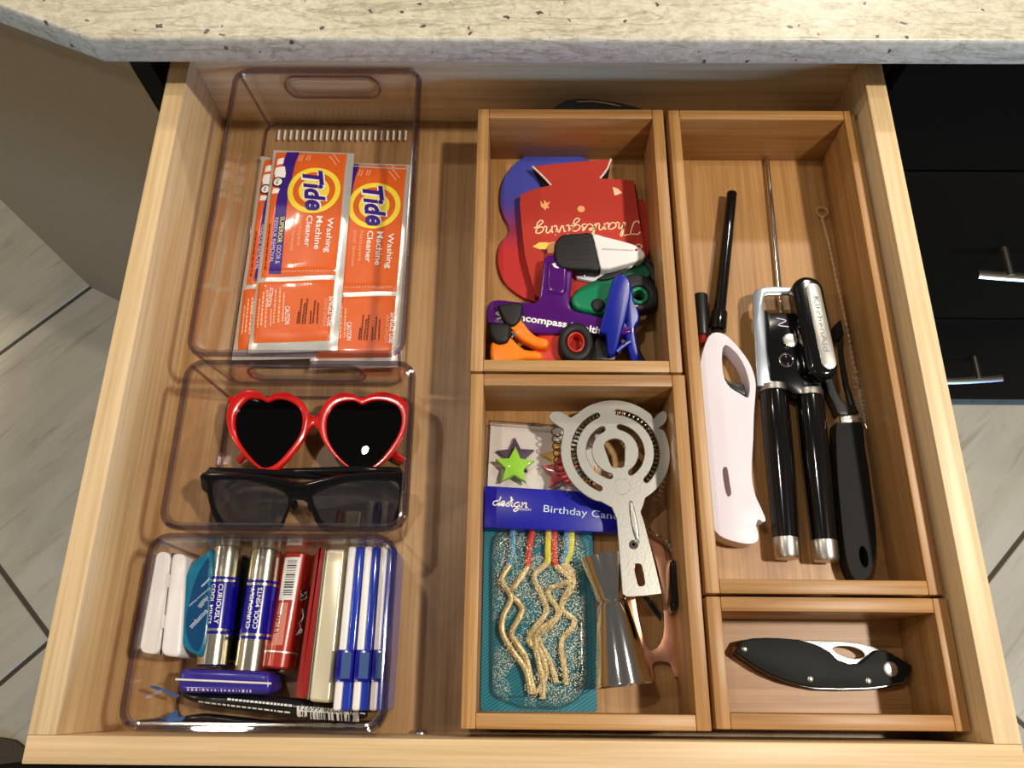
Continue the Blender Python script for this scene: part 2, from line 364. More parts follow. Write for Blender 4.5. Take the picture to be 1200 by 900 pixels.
def fit_text(body, A, Bp, height, side=1, **k):
    """lettering running from A to B (2D), cap height given; side=1 keeps letter tops to the left of the run"""
    bm = text_bm(body, 1.0, **k)
    xs = [v.co.x for v in bm.verts]; ys = [v.co.y for v in bm.verts]
    L = (Vector(Bp)-Vector(A)).length; sx = L/(max(xs)-min(xs)); sy = height/(max(ys)-min(ys))
    a = math.atan2(Bp[1]-A[1], Bp[0]-A[0]); mid = (Vector(A)+Vector(Bp))/2
    cx, cy = (max(xs)+min(xs))/2, (max(ys)+min(ys))/2
    M = Matrix.Translation((mid[0], mid[1], 0)) @ Matrix.Rotation(a, 4, 'Z') @ Matrix.Diagonal((sx, sy*side, 1, 1)) @ Matrix.Translation((-cx, -cy, 0))
    bm.transform(M); return bm
def ribbon(path, w, bm=None, closed=False):
    t = bmesh.new(); P = [Vector(p[:2]) for p in path]; n = len(P); L = []
    for i, p in enumerate(P):
        d = (P[(i+1) % n if closed else min(i+1, n-1)]-P[(i-1) % n if closed else max(i-1, 0)]); d = d.normalized() if d.length else Vector((1, 0))
        q = Vector((-d.y, d.x))*(w[i] if isinstance(w, (list, tuple)) else w)/2
        L.append((t.verts.new((p.x+q.x, p.y+q.y, 0)), t.verts.new((p.x-q.x, p.y-q.y, 0))))
    for i in range(n if closed else n-1):
        a, b_ = L[i], L[(i+1) % n]; t.faces.new((a[0], a[1], b_[1], b_[0]))
    return join(bm, t)
def flat(outline, bm=None, n=0):
    t = bmesh.new(); t.faces.new([t.verts.new((x, y, 0)) for x, y in outline]); return join(bm, t)
def ring2d(c0, c1, bm=None):
    t = bmesh.new(); a = [t.verts.new((x, y, 0)) for x, y in c0]; b_ = [t.verts.new((x, y, 0)) for x, y in c1]; n = len(a)
    for k in range(n): t.faces.new((a[k], a[(k+1) % n], b_[(k+1) % n], b_[k]))
    return join(bm, t)
def strip_grid(a, b_, c, d, nu, nv, bm=None):
    t = bmesh.new(); a, b_, c, d = map(Vector, (a, b_, c, d))
    g = [[t.verts.new(((a.lerp(b_, i/nu)).lerp(d.lerp(c, i/nu), j/nv)).to_3d()) for i in range(nu+1)] for j in range(nv+1)]
    for j in range(nv):
        for i in range(nu): t.faces.new((g[j][i], g[j][i+1], g[j+1][i+1], g[j+1][i]))
    return join(bm, t)
def print_on(name, bm, m, target, off=.25, world=True, z=None):
    """lays a flat print on the upper side of a part; it becomes a child of that part"""
    if world: bm.transform(FRAME[target.name].inverted())
    ms = [target]; tr = bmesh.new()
    tr.from_mesh(target.data); tr.transform(Matrix.Scale(1000, 4)); bv = BVHTree.FromBMesh(tr)
    if m is not None and len(bm.faces) and any(len(f.verts) > 3 for f in bm.faces): bmesh.ops.triangulate(bm, faces=bm.faces)
    for it in range(3):
        lng = [e for e in bm.edges if e.calc_length() > 3]
        if not lng: break
        bmesh.ops.subdivide_edges(bm, edges=lng, cuts=1); bmesh.ops.triangulate(bm, faces=bm.faces)
    last = None
    for v in bm.verts:
        h = bv.ray_cast(Vector((v.co.x, v.co.y, 200)), Vector((0, 0, -1)))
        if h[0] is not None: last = h[0].z
        v.co.z = (last if last is not None else 0)+off
    tr.free()
    me = mesh_of(bm, name, m, 0); o = bpy.data.objects.new(name, me); C.objects.link(o); o.parent = target if target.parent is None or target.parent.parent is None else target.parent
    FRAME[o.name] = FRAME[target.name]; return o
def shift(bm, x=0, y=0, z=0): bm.transform(Matrix.Translation((x, y, z))); return bm
def avg(pts): return (sum(p[0] for p in pts)/len(pts), sum(p[1] for p in pts)/len(pts))

# ================================================================== THE SETTING
FLOOR = -840
fl = solo('floor', None, None, box(-2600, 2600, -1600, 2600, FLOOR-20, FLOOR-3), 'grout', (0, 0, FLOOR), kind='structure')
# square tiles laid at 45 degrees in rows; the joints sit where the photo shows them
S = 510.0; q2 = math.sqrt(2)
tile_me = mesh_of(box(-S/2+4, S/2-4, -S/2+4, S/2-4, -12, 0, 1.2, seg=1), 'floor_tile', 'porcelain_tile', 0)
for row in range(-2, 4):
    c_perp = (-874+721*row-360.5)/q2          # (x - y)/sqrt2 of the row's middle line
    shift0 = -657/q2
    for k in range(-4, 5):
        a = shift0+S/2+S*k                    # (x + y)/sqrt2
        x, y = (a+c_perp)/q2, (a-c_perp)/q2
        if abs(x) > 2200 or y > 1300 or y < -1200: continue
        t = bpy.data.objects.new('floor_tile', tile_me); C.objects.link(t); t.parent = fl
        t.location = (x/1000, y/1000, 0); t.rotation_euler = (0, 0, R_(45+180*((row+k) % 2)))

# countertop
ct = plate([(-334, 491.5), (1500, 491.5), (1500, 1250), (-900, 1250), (-900, 735)], 30, 56, 3.2, seg=3, bot=True)
solo('countertop', 'cream granite countertop with purple specks over the open drawer', 'countertop', ct, 'granite', (300, 860, 30))

# cabinet run under the countertop
cab = thing('base_cabinet', 'black base cabinet run with taupe angled end panel under the countertop', 'cabinet', (0, 800, FLOOR))
part('side_panel', box(-335, -318, 522, 1200, FLOOR+90, 29), 'black_void', cab, True)
part('side_panel', box(318, 335, 540, 1200, FLOOR+90, 29), 'black_void', cab, True)
part('carcass', box(335, 1480, 541, 1200, FLOOR+90, 29), 'black_void', cab, True)
part('carcass', box(-318, 318, 541, 1200, FLOOR+90, -150), 'black_void', cab, True)
part('top_rail', box(-318, 318, 560, 580, 4, 29), 'cabinet_interior', cab, True)
part('back_panel', box(-318, 318, 1180, 1200, -150, 29), 'cabinet_interior', cab, True)
part('toe_kick', box(-320, 1480, 590, 610, FLOOR, FLOOR+90), 'black_void', cab, True)
ep = B()
loft([[(-335, 521, z), (-832, 758, z), (-832, 1200, z), (-335, 1200, z)] for z in (FLOOR, 29)], ep)
part('end_panel', ep, 'taupe_panel', cab, True, smooth=0)['label'] = 'smooth taupe angled end panel'
for z0, z1 in ((-142, 24), (-473, -146), (-792, -477)):
    for x0, x1 in ((320, 992), (996, 1480)):
        part('drawer_front', box(x0, x1, 520, 540, z0, z1, 1.5), 'black_cabinet', cab, True)
for z0, z1 in ((-473, -146), (-792, -477)):
    part('drawer_front', box(-316, 316, 520, 540, z0, z1, 1.5), 'black_cabinet', cab, True)
fronts = [o for o in cab.children if o.name.startswith('drawer_front')]
def handle_at(front, y, A, Bp, px):
    """curved bar pull: A, Bp are (x, z) of the bar's ends, px the post positions"""
    n = 14; path = []
    for i in range(n+1):
        t = i/n; s = 1-(2*t-1)**2
        path.append((A[0]+(Bp[0]-A[0])*t, y-6*s, A[1]+(Bp[1]-A[1])*t))
    bm = tube(path, 6, 8, squash=.55)
    h = part('handle', bm, 'brushed_nickel', front, True)
    for x in px:
        t = (x-A[0])/(Bp[0]-A[0]); z = A[1]+(Bp[1]-A[1])*t
        part('handle_post', tube([(x, 520.5, z), (x, y-3, z)], 5.5, 12), 'brushed_nickel', front, True)
for f, A, L in ((fronts[2], [(527.9,-290)], 232), (fronts[4], [(733.5,-607)], -232)):
    a = A[0]; b_ = (a[0]+L, a[1])
    lo, hi = (a, b_) if L > 0 else (b_, a)
    handle_at(f, 486, lo, hi, (lo[0]+36, hi[0]-36))

# floor mat corner
solo('floor_mat', 'brown floor mat with dark edging on the tiles by the drawer front', 'mat', plate(smooth_loop([(-1100, -40), (-900, -34), (-800, -40), (-770, -52), (-690, -100), (-650, -300), (-800, -420), (-1100, -420)], 3), FLOOR+.3, FLOOR+9, 3), 'mat_brown', (-880, -230, FLOOR))
for o in list(bpy.data.objects):
    if o.name == 'floor_mat':
        part('edging', tube([(x, y, FLOOR+5) for x, y in smooth_loop([(-1090, -75), (-900, -72), (-800, -80), (-700, -130), (-680, -300), (-800, -400), (-1090, -400)], 3)], 3.5, 6, True), 'mat_edge', o, True)

# ================================================================== THE OPEN DRAWER
dr = thing('drawer', 'open maple drawer holding clear bins and bamboo boxes', 'drawer', (0, 260, -98))
part('side_board', box(-300, -283, 0, 543, -96, 0, .8), 'maple_y', dr, True)
part('side_board', box(283, 300, 0, 543, -96, 0, .8), 'maple_y', dr, True)
part('back_board', box(-283, 283, 527, 543, -96, 0, .8), 'maple_x', dr, True)
part('front_board', box(-300, 300, -16, 0, -96, 0, .8), 'maple_x', dr, True)
part('bottom_board', box(-283, 283, 0, 527, -88, -80), 'drawer_floor', dr, True)
fp = part('drawer_front', box(-316, 316, -38, -16.4, -150, -1, 1.5), 'black_cabinet', dr, True)
part('screw', lathe([(4.8, -3), (4.8, -.6), (3.6, .9), (0.01, 1.3)], (-69.8, 1.5, -74), (-69.8, 10, -74), 16), 'screw_metal', dr, True)

# ================================================================== BAMBOO BOXES
def bamboo_box(x0, x1, y0, y1, label):
    zb, zt, t = -79.8, -19.4, 9.5
    o = thing('bamboo_box', label, 'box', ((x0+x1)/2, (y0+y1)/2, zb))
    part('side_wall', box(x0, x0+t, y0, y1, zb, zt, .9), 'bamboo_y', o, True)
    part('side_wall', box(x1-t, x1, y0, y1, zb, zt, .9), 'bamboo_y', o, True)
    part('end_wall', box(x0+t, x1-t, y0, y0+t, zb, zt, .9), 'bamboo_x', o, True)
    part('end_wall', box(x0+t, x1-t, y1-t, y1, zb, zt, .9), 'bamboo_x', o, True)
    part('base', box(x0+t, x1-t, y0+t, y1-t, zb+.5, -75), 'bamboo_floor_x' if (x1-x0) > (y1-y0) else 'bamboo_floor_y', o, True)
    return o
bamboo_box(-39.5, 117.8, 248.2, 490, 'open bamboo box of bag clips and drink sleeves')
bamboo_box(-38.8, 119, 5, 246.4, 'open bamboo box of candles and bar tools')
bamboo_box(122, 279.5, 89.3, 489.4, 'long narrow bamboo box with can opener and lighter')
bamboo_box(121.8, 281, 6.2, 87.4, 'smallest bamboo box, holding only the folding knife')

# ================================================================== CLEAR BINS
def clear_bin(x0, x1, y0, y1, label, handle=True, ribs=False):
    zt, zb = -12, -79.5
    cx, cy = (x0+x1)/2, (y0+y1)/2
    o = thing('clear_bin', label, 'bin', (cx, cy, zb))
    n = 6
    def ring(ins_x, ins_y, z, r): return [(x, y, z) for x, y in rrect(x0+ins_x, x1-ins_x, y0+ins_y, y1-ins_y, r, n)]
    bx, by = 8, 2.5
    # the straight piece of the back wall lies between the first two corner arcs
    back = lambda k: k == n
    outer = loft([ring(1, 1, zt, 13), ring(bx, by, zb+4, 13), ring(bx+3, by+3, zb, 11)], None, False, True, skip=back if handle else None)
    inner = loft([ring(3, 3, zt, 11), ring(bx+2, by+2, zb+5, 11), ring(bx+5, by+5, zb+2.2, 9)], None, False, True, skip=back if handle else None)
    part('shell', join(outer, inner), 'clear_plastic', o, True)
    part('rim', tube(ring(1.6, 1.6, zt, 12), 1.9, 8, True), 'clear_rim', o, True)
    part('rim_highlight', tube(ring(4.4, 4.4, zt+.3, 10), 1.0, 8, True), 'clear_rib', o, True)  # extra inner tube, draws the rim's bright highlight line
    part('base_edge', tube(ring(bx+2, by+2, zb+3, 10), 1.5, 6, True), 'clear_rim', o, True)
    for sx, sy in ((1, 1), (-1, 1), (-1, -1), (1, -1)):   # thickened corner posts
        xa = x1-4.5 if sx > 0 else x0+4.5; ya = y1-4.5 if sy > 0 else y0+4.5
        xb = x1-bx-4 if sx > 0 else x0+bx+4; yb = y1-by-4 if sy > 0 else y0+by+4
        part('corner_post', tube([(xa, ya, zt-2), (xb, yb, zb+4)], 1.3, 6), 'clear_rim', o, True)
    if handle:
        # back wall panel with a stadium-shaped hand hole
        w = (x1-x0)/2-14; h = zt-zb
        hw = w*.58
        hole = rrect(-hw, hw, h-27, h-8, 9.4, 6)
        p = plate([(-w, 4), (w, 4), (w, h), (-w, h)], -1, 1, 0, [hole])
        lean = math.atan2(by, h)
        M = Matrix.Translation((cx, y1-by-1.2, zb)) @ Matrix.Rotation(R_(90)-lean, 4, 'X')
        p.transform(M); part('back_wall', p, 'clear_plastic', o, True)
        lip = tube([(x, y, 0) for x, y in hole], 2.0, 8, True); lip.transform(M); part('handle_lip', lip, 'clear_rib', o, True)
        lip = tube([(x*1.07, (y-h+17.5)*1.3+h-17.5, 1.5) for x, y in hole], 1.1, 6, True); lip.transform(M); part('handle_lip', lip, 'clear_rim', o, True)
    if ribs:
        k = 22
        for i in range(k):
            x = x0+22+(x1-x0-44)*i/(k-1)
            part('rib', box(x-1, x+1, y1-by-20, y1-by-9, zb+2.3, zb+3.6, .4, seg=1), 'pale_line', o, True)
    return o
clear_bin(-249.5, -87.6, 255.8, 525.0, 'long clear plastic bin holding orange cleaner sachets', True, True)
clear_bin(-247.6, -78.6, 127.4, 252.6, 'clear plastic bin holding two pairs of sunglasses', True, False)
clear_bin(-251.8, -84.4, 2.2, 125.2, 'clear plastic bin packed with mints and floss', False, False)

# ================================================================== ORANGE SACHETS
ZS = -58.0                     # height at which the top sachet's print lies
q = [(-224.9,480),(-152.1,476.6),(-150,283.5),(-222.3,280)]
sc = avg(q); SL = (sc[0], sc[1], -63.0)
def sachet_z(s, t):
    edge = min(1, min(s, 1-s)/.11)*min(1, min(t, 1-t)/.09)
    z = .5+4.0*math.sin(edge*math.pi/2)**1.2
    z += .3*math.sin(9*s+5*t)*edge+.2*math.sin(17*t-6*s)*edge
    z += 1.1*math.exp(-((t-.36)/.018)**2)*edge-.9*math.exp(-((t-.335)/.02)**2)*edge       # crease across the pouch
    return max(.45, z)
def sachet_body():
    t_ = bmesh.new(); nu, nv = 26, 52; a, b_, c, d = (Vector(p) for p in (q[3], q[2], q[1], q[0]))
    def P2(i, j): return (a.lerp(b_, i/nu)).lerp(d.lerp(c, i/nu), j/nv)
    top = [[t_.verts.new((*P2(i, j), SL[2]+sachet_z(i/nu, j/nv))) for i in range(nu+1)] for j in range(nv+1)]
    bot = [[t_.verts.new((*P2(i, j), SL[2])) for i in range(nu+1)] for j in range(nv+1)]
    for j in range(nv):
        for i in range(nu):
            t_.faces.new((top[j][i], top[j][i+1], top[j+1][i+1], top[j+1][i])); t_.faces.new((bot[j][i], bot[j+1][i], bot[j+1][i+1], bot[j][i+1]))
    for i in range(nu):
        for j in (0, nv): t_.faces.new((top[j][i], top[j][i+1], bot[j][i+1], bot[j][i]))
    for j in range(nv):
        for i in (0, nu): t_.faces.new((top[j][i], top[j+1][i], bot[j+1][i], bot[j][i]))
    return t_
G = 'orange cleaner sachets in the long clear bin'
sa = thing('sachet', 'orange cleaner sachet lying topmost of the pile in the clear bin', 'sachet', SL, group=G)
body = part('pouch', sachet_body(), 'silver_foil', sa, True)
def P3(bm, m, name='print', off=.3): return print_on(name, bm, m, body, off)
# orange printed field, leaving silver seals at both sides and at the ends
o_ = [(-222.2,476.8),(-158.1,475.2),(-156.7,289.4),(-218,289.1)]
f_ = [(-221.1,454.4),(-157.1,454.7),(-156.7,350.4),(-219.1,347.6)]
P3(strip_grid(f_[3], f_[2], o_[1], o_[0], 26, 44), 'orange_foil', 'orange_field', .2)
g_ = [(-221.4,343.6),(-157.1,346.3),(-156.2,291),(-217.9,288.3)]  # bare silver band between the two fields paints in glare along the crease
P3(strip_grid(g_[3], g_[2], g_[1], g_[0], 26, 22), 'orange_foil', 'orange_field', .2)
p_ = [(-212.3,476.8),(-200.9,476.9),(-205.3,427.7),(-202.4,350.9),(-212.4,350.9),(-214.7,418.9)]
P3(strip_grid(p_[5], p_[2], p_[1], p_[0], 4, 10, strip_grid(p_[4], p_[3], p_[2], p_[5], 4, 14)), 'purple_print', 'purple_stripe', .4)
cc = [(-182.9,434),(-159.8,434.1),(-185.3,457.7)]
rx = cc[1][0]-cc[0][0]; ry = cc[2][1]-cc[0][1]; cx, cy = cc[0]
P3(ring2d(circle(cx, cy, rx, 40, ry), circle(cx, cy, rx*.8, 40, ry*.8)), 'yellow_print', 'logo_ring', .55)
P3(flat(circle(cx, cy, rx*.58, 32, ry*.58)), 'yellow_print', 'logo_disc', .55)
tt = [(-186.4,453.6),(-178.9,413)]
P3(fit_text('Tide', tt[0], tt[1], 20.5, bold=.085, shear=.3), 'white_print', 'logo_outline', .75)
P3(fit_text('Tide', tt[0], tt[1], 18, bold=.035, shear=.3), 'purple_print', 'logo_lettering', .95)
def line(txt, pts, h, m, bold=.012, off=.9, **k): P3(fit_text(txt, pts[0], pts[1], h, bold=bold, **k), m, 'lettering', off)
line('Washing', [(-166.5,406.1),(-165.8,371.6)], 6.4, 'white_print', .012); line('Machine', [(-175.1,407.4),(-174.4,374.4)], 5.4, 'white_print'); line('Cleaner', [(-183.6,407.8),(-183,376.9)], 5.0, 'white_print')
line('Nettoyant', [(-191.3,407.7),(-190.7,378.1)], 4.2, 'pale_orange_print', 0); line('pour laveuse', [(-196.8,407.7),(-195.9,373.1)], 4.2, 'pale_orange_print', 0)
line('SUPERIOR', [(-207,406.8),(-206.9,380.5)], 3.8, 'lime_print'); line('ODOR &', [(-206.8,378.8),(-206.4,360.7)], 3.8, 'lilac_print', 0); line('RESIDUE REMOVAL', [(-212,405.9),(-211.5,361.4)], 3.2, 'lilac_print', 0)
line('SINGLE USE', [(-157.7,330.4),(-156.9,302.4)], 4.4, 'white_print', .01); line('USAGE UNIQUE', [(-162.1,328),(-161.4,302.3)], 3.4, 'pale_orange_print', 0); line('CAUTION', [(-193.3,320.7),(-191.8,304.5)], 4.0, 'white_print', .01); line('ATTENTION', [(-208.3,338),(-208.6,319.9)], 3.4, 'white_print', .01)
def dashes(lines, m, h, off=.6, seed=1):
    rnd = random.Random(seed); bm = None
    for A, Bp in lines:
        A, Bp = Vector(A), Vector(Bp); t = 0
        while t < .97:
            e = min(1, t+rnd.uniform(.04, .13)); bm = ribbon([A.lerp(Bp, t), A.lerp(Bp, e)], h, bm); t = e+.025
    P3(bm, m, 'fine_print', off)
L_ = [(-197.5,333.3),(-195.8,306),(-201.3,338.1),(-199.1,304.4),(-204.6,336.5),(-202.8,303.6),(-206.3,318.3),(-205.1,302.1),(-211.6,335.6),(-209.2,301.3),(-214.6,334),(-212.6,301.3),(-217,327.7),(-215.4,301.2)]
dashes([(L_[i], L_[i+1]) for i in range(0, len(L_), 2)], 'pale_orange_print', 1.4)
L_ = [(-168.4,324),(-167.5,304.6),(-171.1,326.4),(-171,304.6),(-173.6,316.9),(-173.1,304.6),(-177.6,327.9),(-177.6,304.5),(-179.3,323.9),(-179.7,304.5),(-182.3,327.9),(-182.2,305.3),(-183.7,316.1),(-183.9,305.3)]
dashes([(L_[i], L_[i+1]) for i in range(0, len(L_), 2)], 'dark_print', 1.2, seed=3)
L_ = [(-217.6,399.9),(-215.9,353.3),(-171.1,475.6),(-163.2,463.7),(-173.4,471.9),(-165.9,461),(-198.9,472.7),(-199.6,464.5),(-196.7,472.7),(-197.3,464.5),(-192.1,472.8),(-192.9,465.4),(-189.8,472.8),(-190.6,465.4)]
dashes([(L_[0], L_[1])], 'dark_print', 1.0, seed=5); dashes([(L_[i], L_[i+1]) for i in range(2, len(L_), 2)], 'pale_orange_print', 1.1, seed=6)
# little washing-machine picture
k_ = [(-218.9,468),(-213,469),(-212.9,461.7),(-218.8,460.7),(-219.3,458),(-211.1,458.9),(-209.5,451.7),(-209.7,447.2),(-218,447.2),(-220.1,452.6),(-219,436.4),(-212.9,435.6),(-213.9,431.2),(-219.8,431.1)]
P3(flat(k_[:4], flat(k_[4:10], flat(k_[10:]))), 'white_print', 'washer_picture', .55)
w_ = [(-215.6,442.7),(-211.1,442.7)]
wr = w_[1][0]-w_[0][0]
P3(ring2d(circle(*w_[0], wr*1.15, 20), circle(*w_[0], wr*.85, 20)), 'ink_black', 'washer_door', .7); P3(flat(circle(*w_[0], wr*.85, 20)), 'white_print', 'washer_door', .65)
P3(fit_text('he', (w_[0][0], w_[0][1]+2.2), (w_[0][0], w_[0][1]-2.2), 3), 'ink_black', 'lettering', .85)
def more_sachet(dx, dy, dz, rz, label, rx=0, ry=0):
    c = copy_tree(sa); c.location = W(SL[0]+dx, SL[1]+dy, SL[2]+dz); c.rotation_euler = (R_(rx), R_(ry), R_(rz)); c['label'] = label
    return c
more_sachet(51.5, -11.5, -5.6, -1.0, 'orange cleaner sachet at the bin wall, overlapped by the topmost sachet')
more_sachet(-13, -4, -5.6, -.8, 'orange cleaner sachet peeking out beyond the silver edge of the topmost one')
more_sachet(-15, 2, -11.2, .4, 'lowest orange cleaner sachet with its silver edge showing beside the pile')
more_sachet(52.5, -4, -11.2, .6, 'orange cleaner sachet with only its silver top edge showing by the ribbed bin end')

# ================================================================== HEART SUNGLASSES
HZ = -52
hs = thing('heart_sunglasses', 'red heart-shaped sunglasses with dark lenses', 'sunglasses', (*avg([(-228.8,223.6),(-87.1,225.9)]), -77))
oL = smooth_loop([(-199.1,239.2),(-205,243.7),(-211.9,245.8),(-218.4,244.7),(-223.8,240.4),(-227.6,234.1),(-228.5,224.3),(-225.7,213.2),(-219.9,202.4),(-209.5,191),(-200,183.1),(-192.5,179.5),(-186.8,179.9),(-181.4,183.3),(-172.4,194.6),(-166.5,206.3),(-163.7,217.1),(-164,224.7),(-168.6,233),(-175.3,239.5),(-184.4,243.5),(-193.6,242.8)], 3)
iL = smooth_loop([(-197.9,235),(-202.2,237),(-206.9,238.1),(-212.2,237.7),(-215.4,235.5),(-220.7,227.1),(-220.5,216),(-216.6,205.1),(-208.5,194.4),(-199.7,185.8),(-193.1,182.8),(-185,186.5),(-176,198.2),(-170.2,209),(-169.3,220),(-172.4,229.5),(-180.2,235.8),(-189.2,237.8),(-194.2,236.7)], 3)
oR = smooth_loop([(-124.9,239),(-131.3,241.8),(-137.1,242.9),(-142,242.6),(-150.6,238.1),(-155.7,228.4),(-156.8,216.5),(-151.5,203.7),(-142.8,193),(-131.7,183.6),(-124.1,180.1),(-117.7,180),(-111.1,182.4),(-101.4,190.7),(-93.6,202.6),(-89,213.5),(-87.1,226.1),(-90.3,235.7),(-97.9,241.3),(-108.7,244),(-117.2,242.6)], 3)
iR = smooth_loop([(-124.5,233.7),(-128.6,235.8),(-132.7,236.8),(-142.4,235.3),(-148.6,228.5),(-150.8,218.6),(-148.3,205.6),(-141.4,194.8),(-131.8,185.3),(-123.6,181.7),(-118.5,181.7),(-109.9,186.4),(-100.4,198.7),(-94.1,211.4),(-93,222.4),(-96.2,231.6),(-104.4,236.3),(-115,237.1),(-120.7,235.5)], 3)
part('rim', plate(oL, HZ-4, HZ, 1.6, [iL], seg=3), 'red_gloss', hs, True)
part('rim', plate(oR, HZ-4, HZ, 1.6, [iR], seg=3), 'red_gloss', hs, True)
part('lens', dome([(x, y) for x, y in iL], HZ-2.4, HZ-1.9, flat=.2), 'black_lens', hs, True)['label'] = 'heart-shaped black lens'
part('lens', dome([(x, y) for x, y in iR], HZ-2.4, HZ-1.9, flat=.2), 'black_lens', hs, True)['label'] = 'heart-shaped black lens'
part('bridge', plate(smooth_loop([(-169.1,224.7),(-165,223.6),(-160.9,221.9),(-157.1,223.4),(-154,224.8),(-154.2,213.7),(-156.8,213.7),(-160.4,216.4),(-163.4,213.7),(-165.7,210.9)], 3), HZ-4.5, HZ-.2, 1.5), 'red_gloss', hs, True)
def strap(pts, z, w): return tube([(x, y, zz) for (x, y), zz in zip(pts, z)], w, 10, squash=.6)
part('temple', strap([(-231.1,239.9),(-190.6,230.9),(-142.4,220.5),(-114.8,209.5),(-96.8,197.2),(-92,194.5)], [-60, -64, -68, -71, -73, -74], 3.2), 'red_gloss', hs, True)
part('temple', strap([(-93.6,238.7),(-136.2,231.2),(-175.5,221.1),(-203.9,206.9),(-216.4,195.8),(-220.6,193)], [-60, -60, -63, -65, -68, -71], 3.2), 'red_gloss', hs, True)
for p in [(-227.3,232),(-92,233.6)]: part('hinge', box(p[0]-2, p[0]+2, p[1]-3, p[1]+3, -61, -55, .6), 'satin_steel', hs, True)

# ================================================================== BLACK SUNGLASSES (leaning, lenses towards the drawer front)
BP = (-160.0, 150.0, -55.0); BT = (38.0, 0.0, 0.0)
bs = thing('black_sunglasses', 'black-framed sunglasses with smoky grey lenses below the red pair', 'sunglasses', BP, BT)
fr_o = smooth_loop([(-73.3,29.8),(-58.9,30.5),(-34.1,29.4),(-15.7,26.2),(-2.3,22.2),(12.3,25.7),(31.2,29.9),(53,31.7),(72.8,31.5),(74,28.9),(73.6,18.1),(71,16.1),(69.2,0.3),(65,-12.1),(50.8,-16.4),(25.4,-17.4),(10.4,-14),(4.9,-0.2),(1.7,8),(-3.8,10),(-9,7.3),(-14.3,-4.5),(-20.2,-14.9),(-38.3,-18.6),(-57.3,-17.4),(-66.6,-9.1),(-70.2,6.1),(-71.1,14.9),(-74,17.6),(-74.4,25.1)], 2)
lL = smooth_loop([(-65.9,23.1),(-53.2,25.2),(-39.5,24.6),(-25.5,20.7),(-14.1,15.4),(-12.1,7.9),(-16.1,-3.1),(-21.9,-12.2),(-39.3,-15.1),(-55.7,-13.8),(-63.2,-6.3),(-67,6.1)], 2)
lR = smooth_loop([(5.8,12.1),(14.9,18.3),(28.9,23.2),(46.5,26),(62.1,26.1),(69.4,23.5),(69.7,14),(66.7,0.3),(61.9,-10.1),(49.7,-13.7),(26.9,-13.9),(13.7,-10.5),(8.2,1.2)], 2)
part('frame', plate(fr_o, -2, 2, .9, [lL, lR]), 'black_gloss', bs)
part('lens', plate(lL, -.8, .8), 'smoke_lens', bs); part('lens', plate(lR, -.8, .8), 'smoke_lens', bs)
tp = [(-71.8,26.4),(71.4,27.5)]
bw = [(-246.2,183.3),(-89.2,184.5)]
for k, (x, y) in enumerate(tp):
    sx = 1 if k == 0 else -1
    M = FRAME[bs.name]
    a = M @ Vector((x, y, -1)); e = Vector((a.x+sx*128, a.y+(4 if k == 0 else 9), -70))
    part('temple', tube([a, a+Vector((sx*2, 5, -2)), a.lerp(e, .3)+Vector((0, 5, 0)), a.lerp(e, .75)+Vector((0, 3, 0)), e, e+Vector((sx*12, -9, -2))], [2.6, 3.4, 3.2, 2.8, 3, 2.2], 10, squash=.9), 'black_gloss', bs, True)
for cxy in [(-71.9,25.1),(71.4,26.2)]: part('hinge', box(cxy[0]-2, cxy[0]+2, cxy[1]-2.5, cxy[1]+2.5, -4, -1.5, .5), 'screw_metal', bs)
np_ = [(-9.4,2.5),(2.6,2.6)]
for k, p in enumerate(np_): part('nose_pad', dome(circle(p[0], p[1], 2.4, 12, 5), -6, -2.5), 'black_gloss', bs)

# ================================================================== MINTS AND FLOSS IN THE THIRD BIN
FB = -77.0
def along(pts, z): return [(x, y, z) for x, y in pts]
# white floss case standing on edge, two halves with a seam
w_ = [(-259,118.1),(-238.1,116.4),(-231.1,46.7),(-259.5,50.3)]
case = thing('floss_case', 'white hinged dental case standing on edge beside the teal one', 'case', (*avg(w_), FB))
def slab(corners, z0, z1, r=4):
    """upright slab over a four-cornered footprint with rounded corners"""
    c = Vector(avg(corners)); out = []
    n = len(corners)
    for i in range(n):
        p, a, b_ = Vector(corners[i]), Vector(corners[i-1]), Vector(corners[(i+1) % n])
        da, db = (a-p).normalized()*r, (b_-p).normalized()*r
        for k in range(5):
            t = k/4; out.append(tuple((p+da).lerp(p, t).lerp(p.lerp(p+db, t), t)))
    return out
def halves(a, b_, c, d, t0, t1):
    a, b_, c, d = map(Vector, (a, b_, c, d)); return [tuple(a.lerp(b_, t0)), tuple(a.lerp(b_, t1)), tuple(d.lerp(c, t1)), tuple(d.lerp(c, t0))]
part('shell_half', plate(slab(halves(*w_, 0, .48), 0, 0, 5), FB, -42, 2.4, seg=3, bot=True), 'white_plastic', case, True)
part('shell_half', plate(slab(halves(*w_, .51, 1.0), 0, 0, 5), FB, -42, 2.4, seg=3, bot=True), 'white_plastic', case, True)
part('seam', plate(slab(halves(*w_, .44, .56), 0, 0, 2), FB+2, -44, 1), 'grey_seam', case, True)
hm = halves(*w_, .44, .52)
for t0 in (.22, .62):
    a, b_, c, d = map(Vector, hm)
    part('hinge', plate([tuple(a.lerp(d, t0)), tuple(b_.lerp(c, t0)), tuple(b_.lerp(c, t0+.13)), tuple(a.lerp(d, t0+.13))], -45, -41, 1), 'white_plastic', case, True)
sh = case.children[1]
dt = [(-240.8,92.2),(-241.2,62.6),(-243.2,92.2),(-243.2,63.7)]
